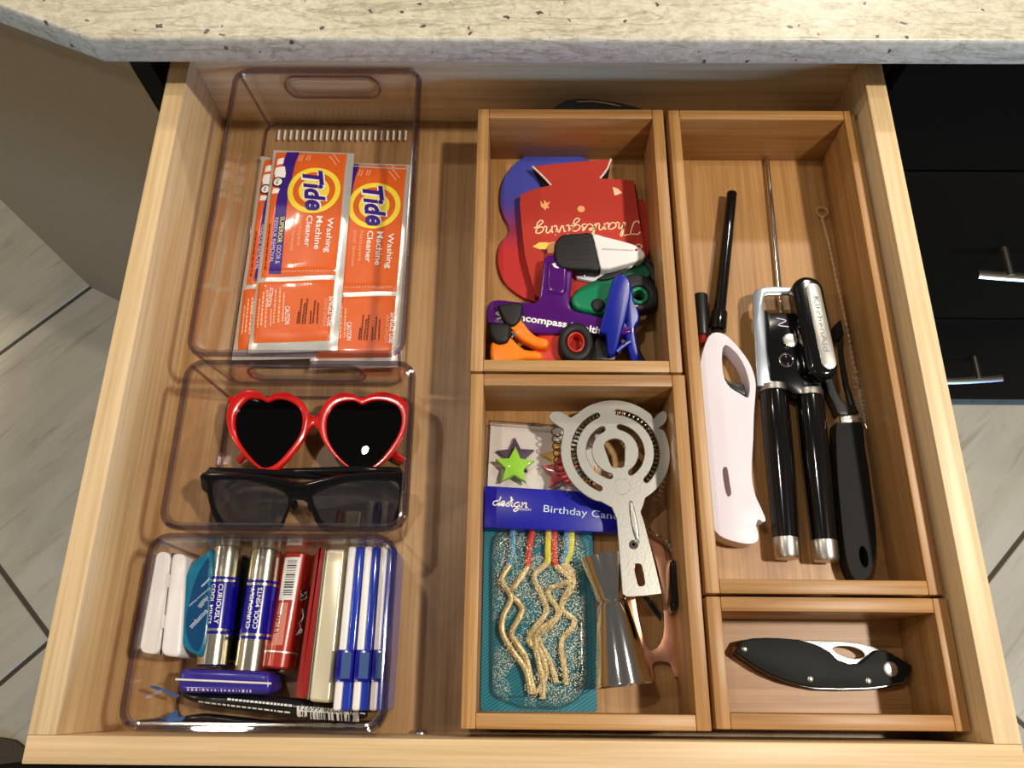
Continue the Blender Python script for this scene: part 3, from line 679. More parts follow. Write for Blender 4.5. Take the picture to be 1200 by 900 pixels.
def tiny(name, A, Bp, h, m, target, off=.35, seed=1, lo=.03, hi=.09):
    """a line of print too small to read"""
    rnd = random.Random(seed); bm = None; A, Bp = Vector(A), Vector(Bp); t = 0
    while t < .97:
        e = min(1, t+rnd.uniform(lo, hi)); bm = ribbon([A.lerp(Bp, t), A.lerp(Bp, e)], h*rnd.uniform(.6, 1), bm); t = e+.03
    print_on(name, bm, m, target, off)
tiny('stamped_code', dt[0], dt[1], 2.0, 'grey_seam', sh, seed=3); tiny('stamped_code', dt[2], dt[3], 2.0, 'grey_seam', sh, seed=4)

# teal floss dispenser with curved face
t_o = smooth_loop([(-221.4,120.8),(-226.8,120.2),(-232.8,115.3),(-238.2,103.3),(-240.3,86.9),(-240.4,72.5),(-236.5,59.6),(-229.7,50.2),(-222.7,46.4),(-217,47),(-216,75.6)], 3)
tf = thing('floss_dispenser', 'teal curved floss dispenser with pale lettering next to the white case', 'dispenser', (*avg(t_o), FB))
tb = part('shell', dome(t_o, FB, -45, flat=.8, power=5, steps=8), 'teal_plastic', tf, True)
t_i = smooth_loop([(-221.2,113.4),(-226,109.2),(-229.8,98.5),(-231.7,84),(-232,70.8),(-229.1,59.6),(-224.5,53),(-219.7,51.9),(-218,64.2),(-218.5,87)], 3)
tp_ = print_on('face_panel', flat(t_i), 'teal_deep', tb, .3)
def on_teal(txt, pts, h, m='pale_blue_print'): print_on('lettering', fit_text(txt, pts[0], pts[1], h), m, tb, .7)
on_teal('encompass', [(-218.9,78.4),(-228.3,67)], 3.6); on_teal('Health', [(-219,87),(-223.9,80.1)], 3.6); on_teal('Rehabilitation Hospital', [(-218.8,93.3),(-231.1,81.1)], 1.8); 
u_ = [(-219.8,99.7),(-224.8,93.8)]
tiny('fine_print', u_[0], u_[1], 1.6, 'pale_blue_print', tb, .7)

# two round tins of mints lying side by side
def mint_tube(A, Bp, label, up):
    r = 11.0; zc = FB+8.2+r
    A = Vector((*A, zc)); Bp = Vector((*Bp, zc)); L = (Bp-A).length
    o = thing('mint_tube', label, 'mint tube', (*((A+Bp)/2).xy, FB), group='silver and blue mint tubes')
    part('tube', lathe([(9.6, 0), (r, 1.2), (r, L-1.2), (9.6, L)], A, Bp, 40), 'silver_tube', o, True)
    part('label_band', lathe([(r+.15, L*.27), (r+.15, L*.745)], A, Bp, 40, cap=False), 'navy_blue', o, True)
    for f0, f1 in ((.295, .315), (.70, .72)): part('silver_line', lathe([(r+.35, L*f0), (r+.35, L*f1)], A, Bp, 40, cap=False), 'silver_tube', o, True)
    d = (Bp-A).normalized(); s = Vector((-d.y, d.x, 0))
    if up: d, s, A2 = -d, -s, Bp
    else: A2 = A
    band = [c for c in o.children if c.name.startswith('label_band')][0]
    for txt, off in (('CURIOUSLY', 2.6), ('COOL MINTS', -2.4)):
        side = s if True else -s
        c0 = A2+d*(L*.335)+s*off; c1 = A2+d*(L*.665)+s*off
        print_on('lettering', fit_text(txt, c0.xy, c1.xy, 3.0, bold=.01), 'white_print', band, .35)
    return o
a_ = [(-214.8,123.9),(-214,41.9),(-186,122.3),(-187.5,38.3)]
mint_tube(a_[0], a_[1], 'silver mint tube with blue band, lying against the teal dispenser', False)
mint_tube(a_[2], a_[3], 'silver mint tube with blue band, lying against the red barcoded roll', True)
# thin dark tin between the tubes
b_ = [(-221.3,120.5),(-193.9,119.4),(-194.9,45.4),(-220.6,47.5)]
dk = thing('black_tin', 'flat black tin with pale rim under the two mint tubes', 'tin', (*avg(b_), FB))
part('body', plate(slab(b_, 0, 0, 4), FB, -69.2, 1), 'black_satin', dk, True)
part('rim', tube(along(slab(b_, 0, 0, 4), -70.5), .8, 6, True), 'satin_steel', dk, True)
# red roll with barcode
A, Bp = [(-164.4,121),(-170.1,40.9)]
r = 11.0; zc = FB+r; A = Vector((*A, zc)); Bp = Vector((*Bp, zc)); L = (Bp-A).length
rr = thing('red_roll', 'red cylindrical roll with a white barcode sticker', 'roll', (*((A+Bp)/2).xy, FB))
rb = part('roll', lathe([(9.4, 0), (r, 1.4), (r, L*.85), (r, L-1.4), (9.4, L)], A, Bp, 40), 'roll_red', rr, True)
part('seam_ring', lathe([(r+.35, L*.855), (r+.35, L*.868)], A, Bp, 40, cap=False), 'silver_foil', rr, True)
k_ = [(-172.1,116.7),(-160.4,116.8),(-162,86.8),(-172.9,86.7)]
print_on('barcode_sticker', strip_grid(k_[3], k_[2], k_[1], k_[0], 6, 10), 'barcode_white', rb, .3)
def bars(c, target, n=22, off=.55, seed=2, lo=.1, hi=.75, name='barcode'):
    rnd = random.Random(seed); bm = None; a, b_, c_, d = map(Vector, c); t = .08
    while t < .92:
        w = rnd.choice((.012, .02, .034)); p0, p1 = a.lerp(d, t), b_.lerp(c_, t)
        bm = ribbon([p0.lerp(p1, lo), p0.lerp(p1, hi)], w*(a-d).length, bm); t += w+rnd.choice((.016, .024, .04))
    print_on(name, bm, 'ink_black', target, off)
bars(k_, rb, lo=.25, hi=.85)
k_ = [(-172.1,85),(-165.4,85),(-166.4,56.3),(-174.7,56.2)]
print_on('date_label', strip_grid(k_[3], k_[2], k_[1], k_[0], 5, 10), 'roll_label', rb, .3)
u_ = [(-172.1,64.2),(-171.2,76.8),(-155.6,94.5),(-155.8,62.6)]
print_on('lettering', fit_text('11.10', u_[0], u_[1], 3.2), 'dark_print', rb, .6)
e_ = [(-158.4,93.6),(-155.4,94.2),(-154.3,89.5),(-158.2,86.5)]
print_on('emblem', flat(e_), 'barcode_white', rb, .5); ec = avg(e_)
print_on('emblem', ribbon(smooth_loop([(ec[0]+1.5, ec[1]+3), (ec[0]-1, ec[1]+2), (ec[0]+1, ec[1]-.5), (ec[0]-1.3, ec[1]-2.6)], 4, False), 1.1), 'ink_black', rb, .8)
print_on('swirl', ribbon(smooth_loop([(-157.1,81.8),(-155.9,76),(-157.8,71.3),(-156.1,66.7),(-157.7,64.4),(-156.9,68.5),(-158.8,63.3)], 4, False), .8), 'barcode_white', rb, .6)
# red and cream tin on edge
tin = thing('mint_tin', 'cream-sided tin with red lid edge standing beside the floss picks', 'tin', (*avg([(-146.1,121),(-126.2,120.5),(-127.1,20.3),(-150.1,23.8)]), FB))
part('lid', plate(slab([(-145,120.6),(-139.6,120.7),(-142,21.7),(-149.5,23.2)], 0, 0, 3), FB, -38, 2, seg=3), 'tin_red', tin, True)['label'] = 'red lid edge'
part('body', plate(slab([(-138.4,120.1),(-124.5,120.2),(-126,19.3),(-140.7,20.2)], 0, 0, 3), FB, -38, 2.5, seg=3), 'cream_tin', tin, True)
part('lid_bead', tube(along([(-139,120.1),(-141.4,21.2)], -38.5), .7, 6), 'chrome', tin, True)
# three blue and white pick cases
top3 = [(-121.2,120.6),(-109.9,120.7),(-109.9,120.7),(-98.7,120.8),(-98.7,120.8),(-88.3,120.8)]; bot3 = [(-122.8,14.7),(-111.2,14.8),(-110.6,14.8),(-99.3,14.9),(-99.1,14.9),(-89.1,15)]
names = ('blue and white pick case standing against the cream tin', 'blue and white pick case standing between the two others', 'blue and white pick case standing against the bin side wall')
for k in range(3):
    a, b_, c, d = top3[2*k], top3[2*k+1], bot3[2*k+1], bot3[2*k]
    o = thing('pick_case', names[k], 'pick case', (*avg([a, b_, c, d]), FB), group='blue and white pick cases')
    part('white_half', plate(slab(halves(a, b_, c, d, .02, .47), 0, 0, 2), FB, -30, 1.5, seg=3), 'white_plastic', o, True)
    bl = part('blue_half', plate(slab(halves(a, b_, c, d, .47, .97), 0, 0, 2), FB, -31, 1.5, seg=3), 'blue_clear', o, True)
    qa, qb, qc, qd = map(Vector, (a, b_, c, d))
    band = [tuple(qa.lerp(qd, .645)), tuple(qb.lerp(qc, .645)), tuple(qb.lerp(qc, .835)), tuple(qa.lerp(qd, .835))]
    sl = part('slider', plate(band, -50, -28.6, 1.2), 'navy_blue', o, True)
    hb = halves(*band, .3, .85); hb = [tuple(Vector(hb[i]).lerp(Vector(hb[j]), .1)) for i, j in ((0, 3), (1, 2), (2, 1), (3, 0))]
    print_on('window', strip_grid(hb[3], hb[2], hb[1], hb[0], 2, 3), 'blue_window', sl, .25)
# dark-blue tin on edge near the front
bt = [(-232.4,40.3),(-169.1,38.6),(-167.4,24.2),(-231.5,24.7)]
ti = thing('blue_tin', 'indigo blue lidded tin lying across below the mint tubes', 'tin', (*avg(bt), FB))
part('body', plate(slab(halves(*[bt[i] for i in (0, 3, 2, 1)], 0, 1), 0, 0, 6), FB, -45, 4, seg=4, bot=True), 'indigo_tin', ti, True)
sm = [(-232.9,33.2),(-168.2,31.1)]
part('seam', tube(along(sm, -44.6), .7, 6), 'pale_line', ti, True)
lt = [(-224.4,26.9),(-180.2,26.2)]
tiny('fine_print', lt[0], lt[1], 1.8, 'lilac_print', ti.children[0], .3, 5, .01, .04)
# two black foil wrappers along the front
def wrapper(pts_top, pts_bot, z0, label, bulge=5):
    o = thing('foil_wrapper', label, 'wrapper', (*avg(pts_top+pts_bot), FB), group='black foil wrappers')
    t_ = bmesh.new(); n = len(pts_top); rows = 5; g = []
    for i in range(n):
        a, b_ = Vector(pts_top[i]), Vector(pts_bot[i]); e = min(i, n-1-i)/((n-1)/2)
        g.append([t_.verts.new((*a.lerp(b_, j/rows), z0+bulge*(min(1, 2.2*e))*math.sin(math.pi*(j+.4)/(rows+.8))+.6*math.sin(2.1*i+j))) for j in range(rows+1)])
    gb = [[t_.verts.new((v.co.x, v.co.y, z0-.4-.5*math.sin(math.pi*j/rows))) for j, v in enumerate(col)] for col in g]
    for i in range(n-1):
        for j in range(rows):
            t_.faces.new((g[i][j], g[i+1][j], g[i+1][j+1], g[i][j+1])); t_.faces.new((gb[i][j], gb[i][j+1], gb[i+1][j+1], gb[i+1][j]))
        for j in (0, rows): t_.faces.new((g[i][j], g[i+1][j], gb[i+1][j], gb[i][j]))
    for i in (0, n-1):
        for j in range(rows): t_.faces.new((g[i][j], g[i][j+1], gb[i][j+1], gb[i][j]))
    body = part('foil', t_, 'black_wrapper', o, True, smooth=1.2)
    return o, body
tp1 = smooth_loop([(-230.9,25.3),(-223.4,25.4),(-205.9,24.4),(-179.8,24.1),(-153.6,22.2),(-127.4,20.3),(-109.9,17.2),(-104,15.2)], 3, False); bt1 = smooth_loop([(-230.6,23.1),(-222.5,19.5),(-204.7,15.9),(-178.4,12.9),(-152.3,10),(-126.3,8.1),(-110.4,8.8),(-103.7,10.9)], 3, False)
w1, wb1 = wrapper(tp1, bt1, -54, 'black foil wrapper with a white barcode below the blue tin')
e1 = [(-252.5,29.2),(-247.8,28.7),(-237.9,25.2),(-232.4,23.7),(-233.9,22),(-243.7,25.2),(-252.3,27.8)]
part('twisted_end', plate(smooth_loop(e1, 2), -54, -53.2), 'wrapper_blue', w1, True)
tp2 = smooth_loop([(-231.6,9.7),(-218.5,11.9),(-202.7,11),(-180.3,9),(-153.9,6.1),(-127.8,5.2),(-107.6,5.4)], 3, False); bt2 = smooth_loop([(-231.3,8.1),(-217.7,6.6),(-201.8,4.6),(-179.7,3.7),(-153.6,2.9),(-127.6,3.1),(-107.4,3.3)], 3, False)
w2, wb2 = wrapper(tp2, bt2, -63, 'plain black foil wrapper squeezed against the front wall of the bin', 3)
part('twisted_end', plate(smooth_loop([(-251.9,6.3),(-241.6,10.7),(-235.2,13.9),(-234.5,9.6),(-229.3,10.2),(-232.2,6.5),(-240.7,5.3)], 2), -63, -62), 'wrapper_blue', w2, True)
k_ = [(-150.3,17.4),(-109.4,15.1),(-108.8,7.8),(-150.5,9.5)]
print_on('barcode_sticker', strip_grid(k_[3], k_[2], k_[1], k_[0], 14, 5), 'barcode_white', wb1, .6)
kk = [k_[i] for i in (3, 0, 1, 2)]
bars(kk, wb1, lo=.0, hi=.58, off=1.0, seed=7)
dg = [(-112.7,13.8),(-148.4,16.4)]
print_on('lettering', fit_text('0 70026 66971', dg[0], dg[1], 3.2), 'ink_black', wb1, 1.0)
fp_ = [(-153.7,17.4),(-199.6,21.3),(-154.9,13.1),(-218.9,19.5)]
for a, b_ in ((0, 1), (2, 3)):
    rnd = random.Random(a); bm = None; A, Bp = Vector(fp_[a]), Vector(fp_[b_]); t = 0
    while t < .97:
        e = min(1, t+rnd.uniform(.02, .06)); bm = ribbon([A.lerp(Bp, t), A.lerp(Bp, e)], 1.3-.3*a/2, bm); t = e+.015
    print_on('fine_print', bm, 'barcode_white', wb1, .8)

# ================================================================== BOX OF CLIPS AND DRINK SLEEVES
BF = -75.0
tv = [(20.2,485.7),(0.9,480.9),(-12.9,466.8),(-20.3,446.7),(-20,424.3),(-12.3,402.4),(-20.3,389.5),(-22.3,372.6),(-18.4,356),(-9.6,343.8),(6.3,334.2),(29.9,331.9),(55.1,340.1),(71.6,360.6),(78.4,385.8),(77.9,411.6),(74,429.2),(71.5,445.3),(67.5,462.6),(58.7,477.4),(39.6,484.8)]
solo('trivet', 'flat blue-to-red rubber trivet with rounded lobes under the red drink sleeve', 'trivet', plate(smooth_loop(tv, 3), BF+.2, -71, 1), 'blue_red_print', (*avg(tv), BF))
s2_ = [(64.9,428.5),(99,435.8),(107.9,432.2),(114.1,423.4),(114.4,409.4),(110,389.6),(104.7,372.7),(95.4,361.9),(62.8,360)]
s2 = thing('drink_sleeve', 'second red drink sleeve, only its rounded dark-edged side showing under the first', 'drink sleeve', (*avg(s2_), -74.9), group='folded drink sleeves')
part('back_layer', plate([(x+1.6, y-2) for x, y in smooth_loop(s2_, 2)], -74.6, -72.4, .5), 'neoprene_black', s2, True)
part('front_layer', plate(smooth_loop(s2_, 2), -72.2, -70.7, .5), 'koozie_red', s2, True)
# red drink sleeve, folded flat
kz = thing('drink_sleeve', 'folded red foam drink sleeve with cream Thanksgiving lettering', 'drink sleeve', (*avg([(-2.8,434.1),(97.7,432)]), -70.6), group='folded drink sleeves')
k_top = [(7.6,463.4),(27.4,466.3),(57.8,469.6),(77.6,471.5),(74.2,461.5),(70.2,455.1),(67.1,451),(81.3,450.2),(97,448.9),(98.4,430.2),(100.6,401.6),(103.6,373.8),(105.1,335.6),(61.1,329.8),(18.8,328.8),(9.7,335.1),(4.7,355.2),(0.8,373.2),(-2,403.6),(-3.5,422.7),(-3.2,433.2),(6.1,438.2),(16.6,441.8),(24.1,443.4),(19.7,449.4),(13.7,456.6)]
back = [(x+1.5, y-3) for x, y in k_top]
part('back_layer', plate([(8.5,464.1),(78,471.8),(74.2,449.9),(99,448.2),(105.8,337),(9.7,334.8),(-2.1,432.5),(-1.3,434.3),(18.2,443.3)], -70.6, -66.6, .6), 'neoprene_black', kz, True)['label'] = 'black inside layer'
fr = part('front_layer', plate(k_top, -66.4, -62.2, .7), 'koozie_red', kz, True)
ed = [(7.6,463.4),(13.7,456.6),(19.7,449.4),(24.1,443.4),(77.6,471.5),(74.2,461.5),(70.2,455.1),(67.1,451)]
part('cut_edge', tube([(x, y, -62.6) for x, y in ed[:4]], .9, 6), 'white_edge', kz, True); part('cut_edge', tube([(x, y, -62.6) for x, y in ed[4:]], .9, 6), 'white_edge', kz, True)
GL = {'T': (1.35, [[(-.25, 1.65), (.05, 2.0), (.6, 1.95), (1.5, 2.05)], [(.85, 2.0), (.7, 1.1), (.45, .2), (.05, 0), (-.1, .35)]]),
      'h': (1.02, [[(0, .1), (.4, 1.4), (.55, 2.0), (.35, 2.05), (.25, 1.2), (.2, 0)], [(.2, .3), (.5, .95), (.75, .85), (.72, .2), (.9, 0), (1.05, .15)]]),
      'a': (1.1, [[(.85, .9), (.5, 1), (.1, .7), (.05, .3), (.35, 0), (.7, .25), (.87, .95), (.83, .25), (.95, 0), (1.12, .15)]]),
      'n': (1.02, [[(0, .85), (.15, .95), (.17, 0)], [(.17, .4), (.5, 1), (.75, .85), (.74, .15), (.9, 0), (1.05, .15)]]),
      'k': (.98, [[(0, .1), (.4, 1.4), (.55, 2.0), (.35, 2.05), (.25, 1.2), (.2, 0)], [(.22, .35), (.6, 1), (.8, .8), (.35, .5), (.7, .05), (1, .12)]]),
      's': (.76, [[(0, .1), (.45, 1), (.52, .75), (.4, .6), (.62, .3), (.45, 0), (.15, .05)]]),
      'g': (1.08, [[(.82, .9), (.5, 1), (.1, .65), (.1, .25), (.4, .05), (.75, .3), (.84, .95), (.75, -.5), (.42, -.95), (.15, -.7), (.6, -.1), (1.08, .15)]]),
      'i': (.5, [[(0, .5), (.17, .95), (.15, .2), (.3, 0), (.5, .15)], [(.2, 1.35), (.27, 1.45)]]),
      'v': (.85, [[(0, .85), (.15, .95), (.35, .05), (.6, .5), (.68, 1), (.86, .85)]]),
      'd': (1.12, [[(.85, .9), (.5, 1), (.1, .7), (.05, .3), (.35, 0), (.7, .25), (.88, 1), (1.0, 1.9)], [(.9, 1.0), (.84, .2), (.97, 0), (1.12, .15)]]),
      'e': (.82, [[(.05, .4), (.5, .55), (.6, .85), (.38, 1), (.1, .6), (.15, .15), (.45, 0), (.82, .2)]])}
def script(word, A, Bp, xh, w, slant=.25):
    tot = sum(GL[c][0] for c in word); A, Bp = Vector(A), Vector(Bp); d = (Bp-A); ux = d/tot; uy = Vector((-d.y, d.x)).normalized()*xh; x = 0; bm = None
    for c in word:
        for st in GL[c][1]:
            P = [tuple(A+ux*(x+px+slant*py*xh/ux.length*.55)+uy*py) for px, py in st]
            bm = ribbon(smooth_loop(P, 4, False), w, bm)
        x += GL[c][0]
    return bm
t_ = [(98.7,406.7),(9,400.2)]
print_on('lettering', script('Thanksgiving', t_[0], t_[1], 6.6, 1.15), 'cream_ink', fr, .35)
lf = [(14.3,427.1),(17.2,422.8),(18,428),(20.2,424.5),(23.2,426.3),(20.9,421.9),(22.4,419.3),(19.4,419.3),(18.7,416.7),(17.2,419.3),(15,421)]
print_on('leaf_print', flat(lf), 'peach_ink', fr, .3); 
pk = [(49.8,418.6),(53.1,418.6)]
print_on('pumpkin_print', flat(circle(*pk[0], pk[1][0]-pk[0][0], 14)), 'peach_ink', fr, .3)
print_on('corn_print', flat([(78,441.6),(82.4,439.9),(86,435.5),(80.6,432.8),(79.1,432.8)]), 'cream_ink', fr, .3)
print_on('turkey_print', flat([(7.6,380.8),(13.4,385),(20.7,385),(19.9,378.3),(13.4,378.3)]), 'gold_ink', fr, .3); print_on('turkey_print', flat([(19.9,384.2),(26.5,385.9),(28.5,375),(20.6,374.2)]), 'peach_ink', fr, .3)
print_on('turkey_print', flat([(14.8,377.9),(19.5,377.9),(18.4,374.2),(16.2,375)]), 'plum_ink', fr, .35)
print_on('lettering', script('a', ([(100.5,383.8),(92.4,382.9)])[0], ([(100.5,383.8),(92.4,382.9)])[1], 5, 1.0), 'cream_ink', fr, .35)

# black and white clip
cl = thing('magnetic_clip', 'white bag clip with ribbed black rubber grip lying on the drink sleeve', 'clip', (*avg([(25.8,372.7),(101.3,365.8)]), -62))
gr = part('grip', plate(smooth_loop([(35,383.9),(47.1,384.8),(57,384.7),(60.1,368.9),(62.9,350.4),(53.2,349.6),(37.9,350.3),(28.9,352.6),(25.5,362.2),(25.4,373.6),(29.3,381)], 2), -57, -46, 2.5, seg=3), 'rubber_black', cl, True)
for i in range(6):
    a, b_ = ([(30.6,377.7),(54,380.3),(29.2,374.4),(54.6,376.2),(29.1,370.7),(55.2,372.1),(29.8,367.1),(55.8,368),(31.1,363.1),(55.7,364),(33.2,359.4),(54.2,359.2)])[2*i:2*i+2]
    print_on('groove', ribbon([a, b_], 1.0), 'ink_black', gr, .15)
wp = part('face_plate', plate(smooth_loop([(57.1,385.1),(67,383),(76.8,380.2),(89.4,376.2),(97.6,371.3),(100.8,364.8),(97.1,360.8),(88.5,357.5),(79.1,354.5),(63.5,351.4),(60.2,368.7)], 2), -57, -48, 2, seg=3), 'white_plastic', cl, True)
lt = [(90.6,369),(65.2,370.1),(93.1,369.5)]
tiny('fine_print', lt[0], lt[1], 1.5, 'grey_seam', wp, .3, 8, .02, .05); print_on('dot_mark', flat(circle(*lt[2], 1.1, 10)), 'tin_red', wp, .3)
part('lower_jaw', plate([(41.6,355.5),(61.6,357.3),(77.2,358.2),(81.4,355),(57.7,345.2),(44.3,348.3)], -61.5, -57.5, 1), 'lavender_white', cl, True)
part('spring', tube([(x, y, -56.5) for x, y in [(45.7,353.6),(49.9,351.2),(54.2,352.9),(49.8,349.6)]], 1.1, 8), 'steel_blue', cl, True)

# green clip with black rubber grips
gc = thing('green_clip', 'green bag clip with black oval rubber grips', 'clip', (*avg([(39.3,330.5),(107.6,355.8)]), BF))
part('upper_arm', plate(smooth_loop([(44.1,337.1),(56.2,345.2),(72,352.5),(82.1,356.6),(95.1,364.2),(101,364.8),(105.7,359.2),(105.9,350.3),(89.3,342.1),(71.5,338.1),(53.8,333.2),(43.9,331.6)], 2), -66, -57, 2, seg=3), 'green_dark', gc, True)
part('grip', plate(smooth_loop([(61,346.5),(76.2,356.7),(84.2,361.1),(93,367.3),(101.4,368.6),(107.3,362.2),(110.7,351.6),(108.6,343.6),(105.5,347.5),(104.5,355.6),(99.9,361.2),(94.1,359.6),(82.4,351.4),(69.5,345.7)], 2), -64, -55, 2.2, seg=3), 'rubber_black', gc, True)
part('lower_arm', plate(smooth_loop([(38.7,323.4),(41.3,329.7),(47.6,333.6),(60.2,338.4),(75.7,341.6),(84.7,340.9),(87.6,329.1),(85.8,320.6),(77.4,315.9),(66.3,312.3),(54.6,312.7),(43,315.7)], 2), -60, -49, 3, seg=3), 'green_clip', gc, True)
gh = [(93.1,326.6),(100.7,326.6)]
grx = gh[1][0]-gh[0][0]
part('grip', plate(smooth_loop([(78.4,339.4),(84.8,345.4),(94.1,346.2),(102.9,341.4),(108.6,331.8),(110,321.8),(104.2,314.8),(93.1,312.5),(85.1,315.5),(80,323.1)], 3), -56, -45, 3, holes=[circle(*gh[0], grx*1.0, 20)], seg=3), 'rubber_black', gc, True)
part('grip_ring', plate(circle(*gh[0], grx*1.02, 24), -57, -46, 1, [circle(*gh[0], grx*.62, 20)]), 'green_clip', gc, True)
pv = [(60.1,318.9),(66.3,318.9)]
part('pad', dome(circle(*pv[0], pv[1][0]-pv[0][0], 22), -49.5, -47.5), 'rubber_black', gc, True)
part('spring', tube([(x, y, -54) for x, y in smooth_loop([(82,348.7),(85.1,353.5),(90.2,357.2)], 4, False)], .8, 6), 'chrome', gc, True)

# purple bag clip with a long jaw
pc = thing('purple_clip', 'translucent purple bag clip with white lettering along its wide jaw', 'clip', (*avg([(-28.5,314),(61.6,309.9)]), -62))
bar_o = smooth_loop([(-28.6,319.2),(-25.9,322.3),(-20.4,323.8),(-7.9,322.4),(3.8,321.3),(11.4,322.5),(13.6,332.6),(15.4,348.4),(16.9,362.1),(20.8,365.4),(27.1,366.2),(34.9,363.8),(40.1,359.8),(40.2,348.6),(38.1,328.9),(37.6,319.5),(40.9,314.2),(51.2,311.6),(61.4,309),(74.3,306),(85,303),(86,294.7),(72.4,293.2),(52.1,294.5),(31.7,293.3),(14.7,293.6),(-2.3,296.5),(-17.3,300.9),(-28.2,303.1),(-29.8,310.7)], 2)
pb = part('jaw', plate(bar_o, -55.5, -49.5, 1.8, seg=3), 'purple_clip', pc, True)
part('thumb_tab', dome([(20,359.1),(27,361.6),(36.1,357.6),(35,332.2),(32.2,327.5),(20.4,329),(18.4,336)], -49.6, -47.4, flat=.7), 'purple_clip', pc, True)
part('lower_jaw', plate(smooth_loop([(-23.3,324.1),(18.6,321.2),(60.1,310.6),(80.7,304.6),(83.8,297.8),(59.7,296.8),(18.4,297.3),(-9.1,302.5),(-24.5,308.6)], 2), -61.5, -57, 1.2), 'purple_clip', pc, True)
lt = [(-20.7,302.4),(37.2,297.1),(39.9,298.2),(58.9,294.6)]
print_on('lettering', fit_text('encompass', ([(-7.8,306.6),(34.5,299.7)])[0], ([(-7.8,306.6),(34.5,299.7)])[1], 6.2, bold=.03), 'white_print', pb, .4)
print_on('lettering', fit_text('Health', ([(37.9,300.1),(61.6,296.1)])[0], ([(37.9,300.1),(61.6,296.1)])[1], 6.2, bold=.03), 'white_print', pb, .4)
print_on('logo_mark', ribbon(smooth_loop([(-20.2,312.3),(-21.9,310.7),(-19.5,309.6),(-17.4,307.7),(-20.8,305.8)], 3, False), 1.3), 'white_print', pb, .4)
print_on('logo_mark', ribbon(smooth_loop([(24.8,356),(25.8,353.2),(28.9,351.6)], 3, False), [2.6, 2.6, 2.4, 2.2, 1.8, 1.2, .4]), 'white_print', [c for c in pc.children if c.name.startswith('thumb_tab')][0], .4)

# red clip with an oval black grip
rc = thing('red_clip', 'red bag clip with round black rubber grip against the box front wall', 'clip', (*avg([(10.2,283.9),(52.9,291.7)]), BF))
part('arm', plate(smooth_loop([(10,293),(18.2,294.5),(31.9,296.9),(42.8,298.4),(52.2,294),(49.2,279.1),(39.5,270.2),(24.7,269.4),(11.3,269.3),(7.3,280.3)], 2), -66, -52, 3, seg=3), 'red_clip', rc, True)
rh = [(41,282.4),(47.9,282.5)]
rrr = rh[1][0]-rh[0][0]
part('grip', plate(circle(*rh[0], rrr*2.0, 28, rrr*2.5), -52, -39.5, 3.5, [circle(*rh[0], rrr*1.0, 20, rrr*1.25)], seg=3), 'rubber_black', rc, True)
part('grip_ring', plate(circle(*rh[0], rrr*1.0, 24, rrr*1.27), -53, -40.4, 1, [circle(*rh[0], rrr*.78, 20, rrr*1.02)]), 'red_clip', rc, True)
part('socket', plate(circle(*rh[0], rrr*.9, 20, rrr*1.15), -54.5, -49), 'tin_red', rc, True)
part('lower_arm', plate(smooth_loop([(11.8,298.2),(53.8,301.5),(56.9,287.7),(46.2,277.1),(13.1,276.9)], 2), -74.8, -68, 2), 'red_clip', rc, True)

# orange clip with two black-tipped arms
oc = thing('orange_clip', 'orange clip with two arms ending in black rubber tips', 'clip', (*avg([(-25.4,286.6),(15.5,281.7)]), BF))
part('arm', plate(smooth_loop([(-10.5,306.5),(-1.6,303.6),(4.5,295.3),(11.2,289.4),(18.6,287.6),(20.3,283.6),(17.9,279.5),(11.2,279.8),(3.2,283.5),(-3.6,287.9),(-9,293.8)], 2), -56, -45, 3.2, seg=3, bot=True), 'orange_clip', oc, True)
part('arm', plate(smooth_loop([(-25.6,281.5),(-18.9,284.4),(-10.9,287.4),(-4.9,281.6),(1.1,276.5),(9.8,275.5),(14.7,273),(14.4,268.6),(9.7,267.2),(1.8,267.8),(-6.1,265.6),(-15.3,264.1),(-24.6,264.8)], 2), -56, -41, 3.5, seg=3, bot=True), 'orange_clip', oc, True)
part('tip', plate(smooth_loop([(-20.7,314.3),(-16,316.6),(-6.5,317.8),(-0.7,316.3),(-1,308.4),(-3.7,300.8),(-8.3,296.7),(-13.7,298.5),(-17.2,305.3)], 2), -56, -42, 3, seg=3, bot=True), 'rubber_black', oc, True)
part('tip', plate(smooth_loop([(-27.7,293.5),(-25.7,297.3),(-18.4,298),(-10.3,296.2),(-10.2,287.8),(-12.2,281.2),(-18.8,279.3),(-23.5,281.8),(-26.2,286.9)], 2), -54, -38, 3.5, seg=3, bot=True), 'rubber_black', oc, True)
part('spring', tube([(x, y, -46) for x, y in smooth_loop([(-9.6,287.8),(-7.6,291.5),(-9,293),(-4.9,287.8)], 3, False)], 1.1, 8), 'chrome', oc, True)
part('pivot', lathe([(3.5, 0), (3.5, 30)], (*([(-6.4,297.4)])[0], -74.8), (*([(-6.4,297.4)])[0], -40), 16), 'orange_clip', oc, True)

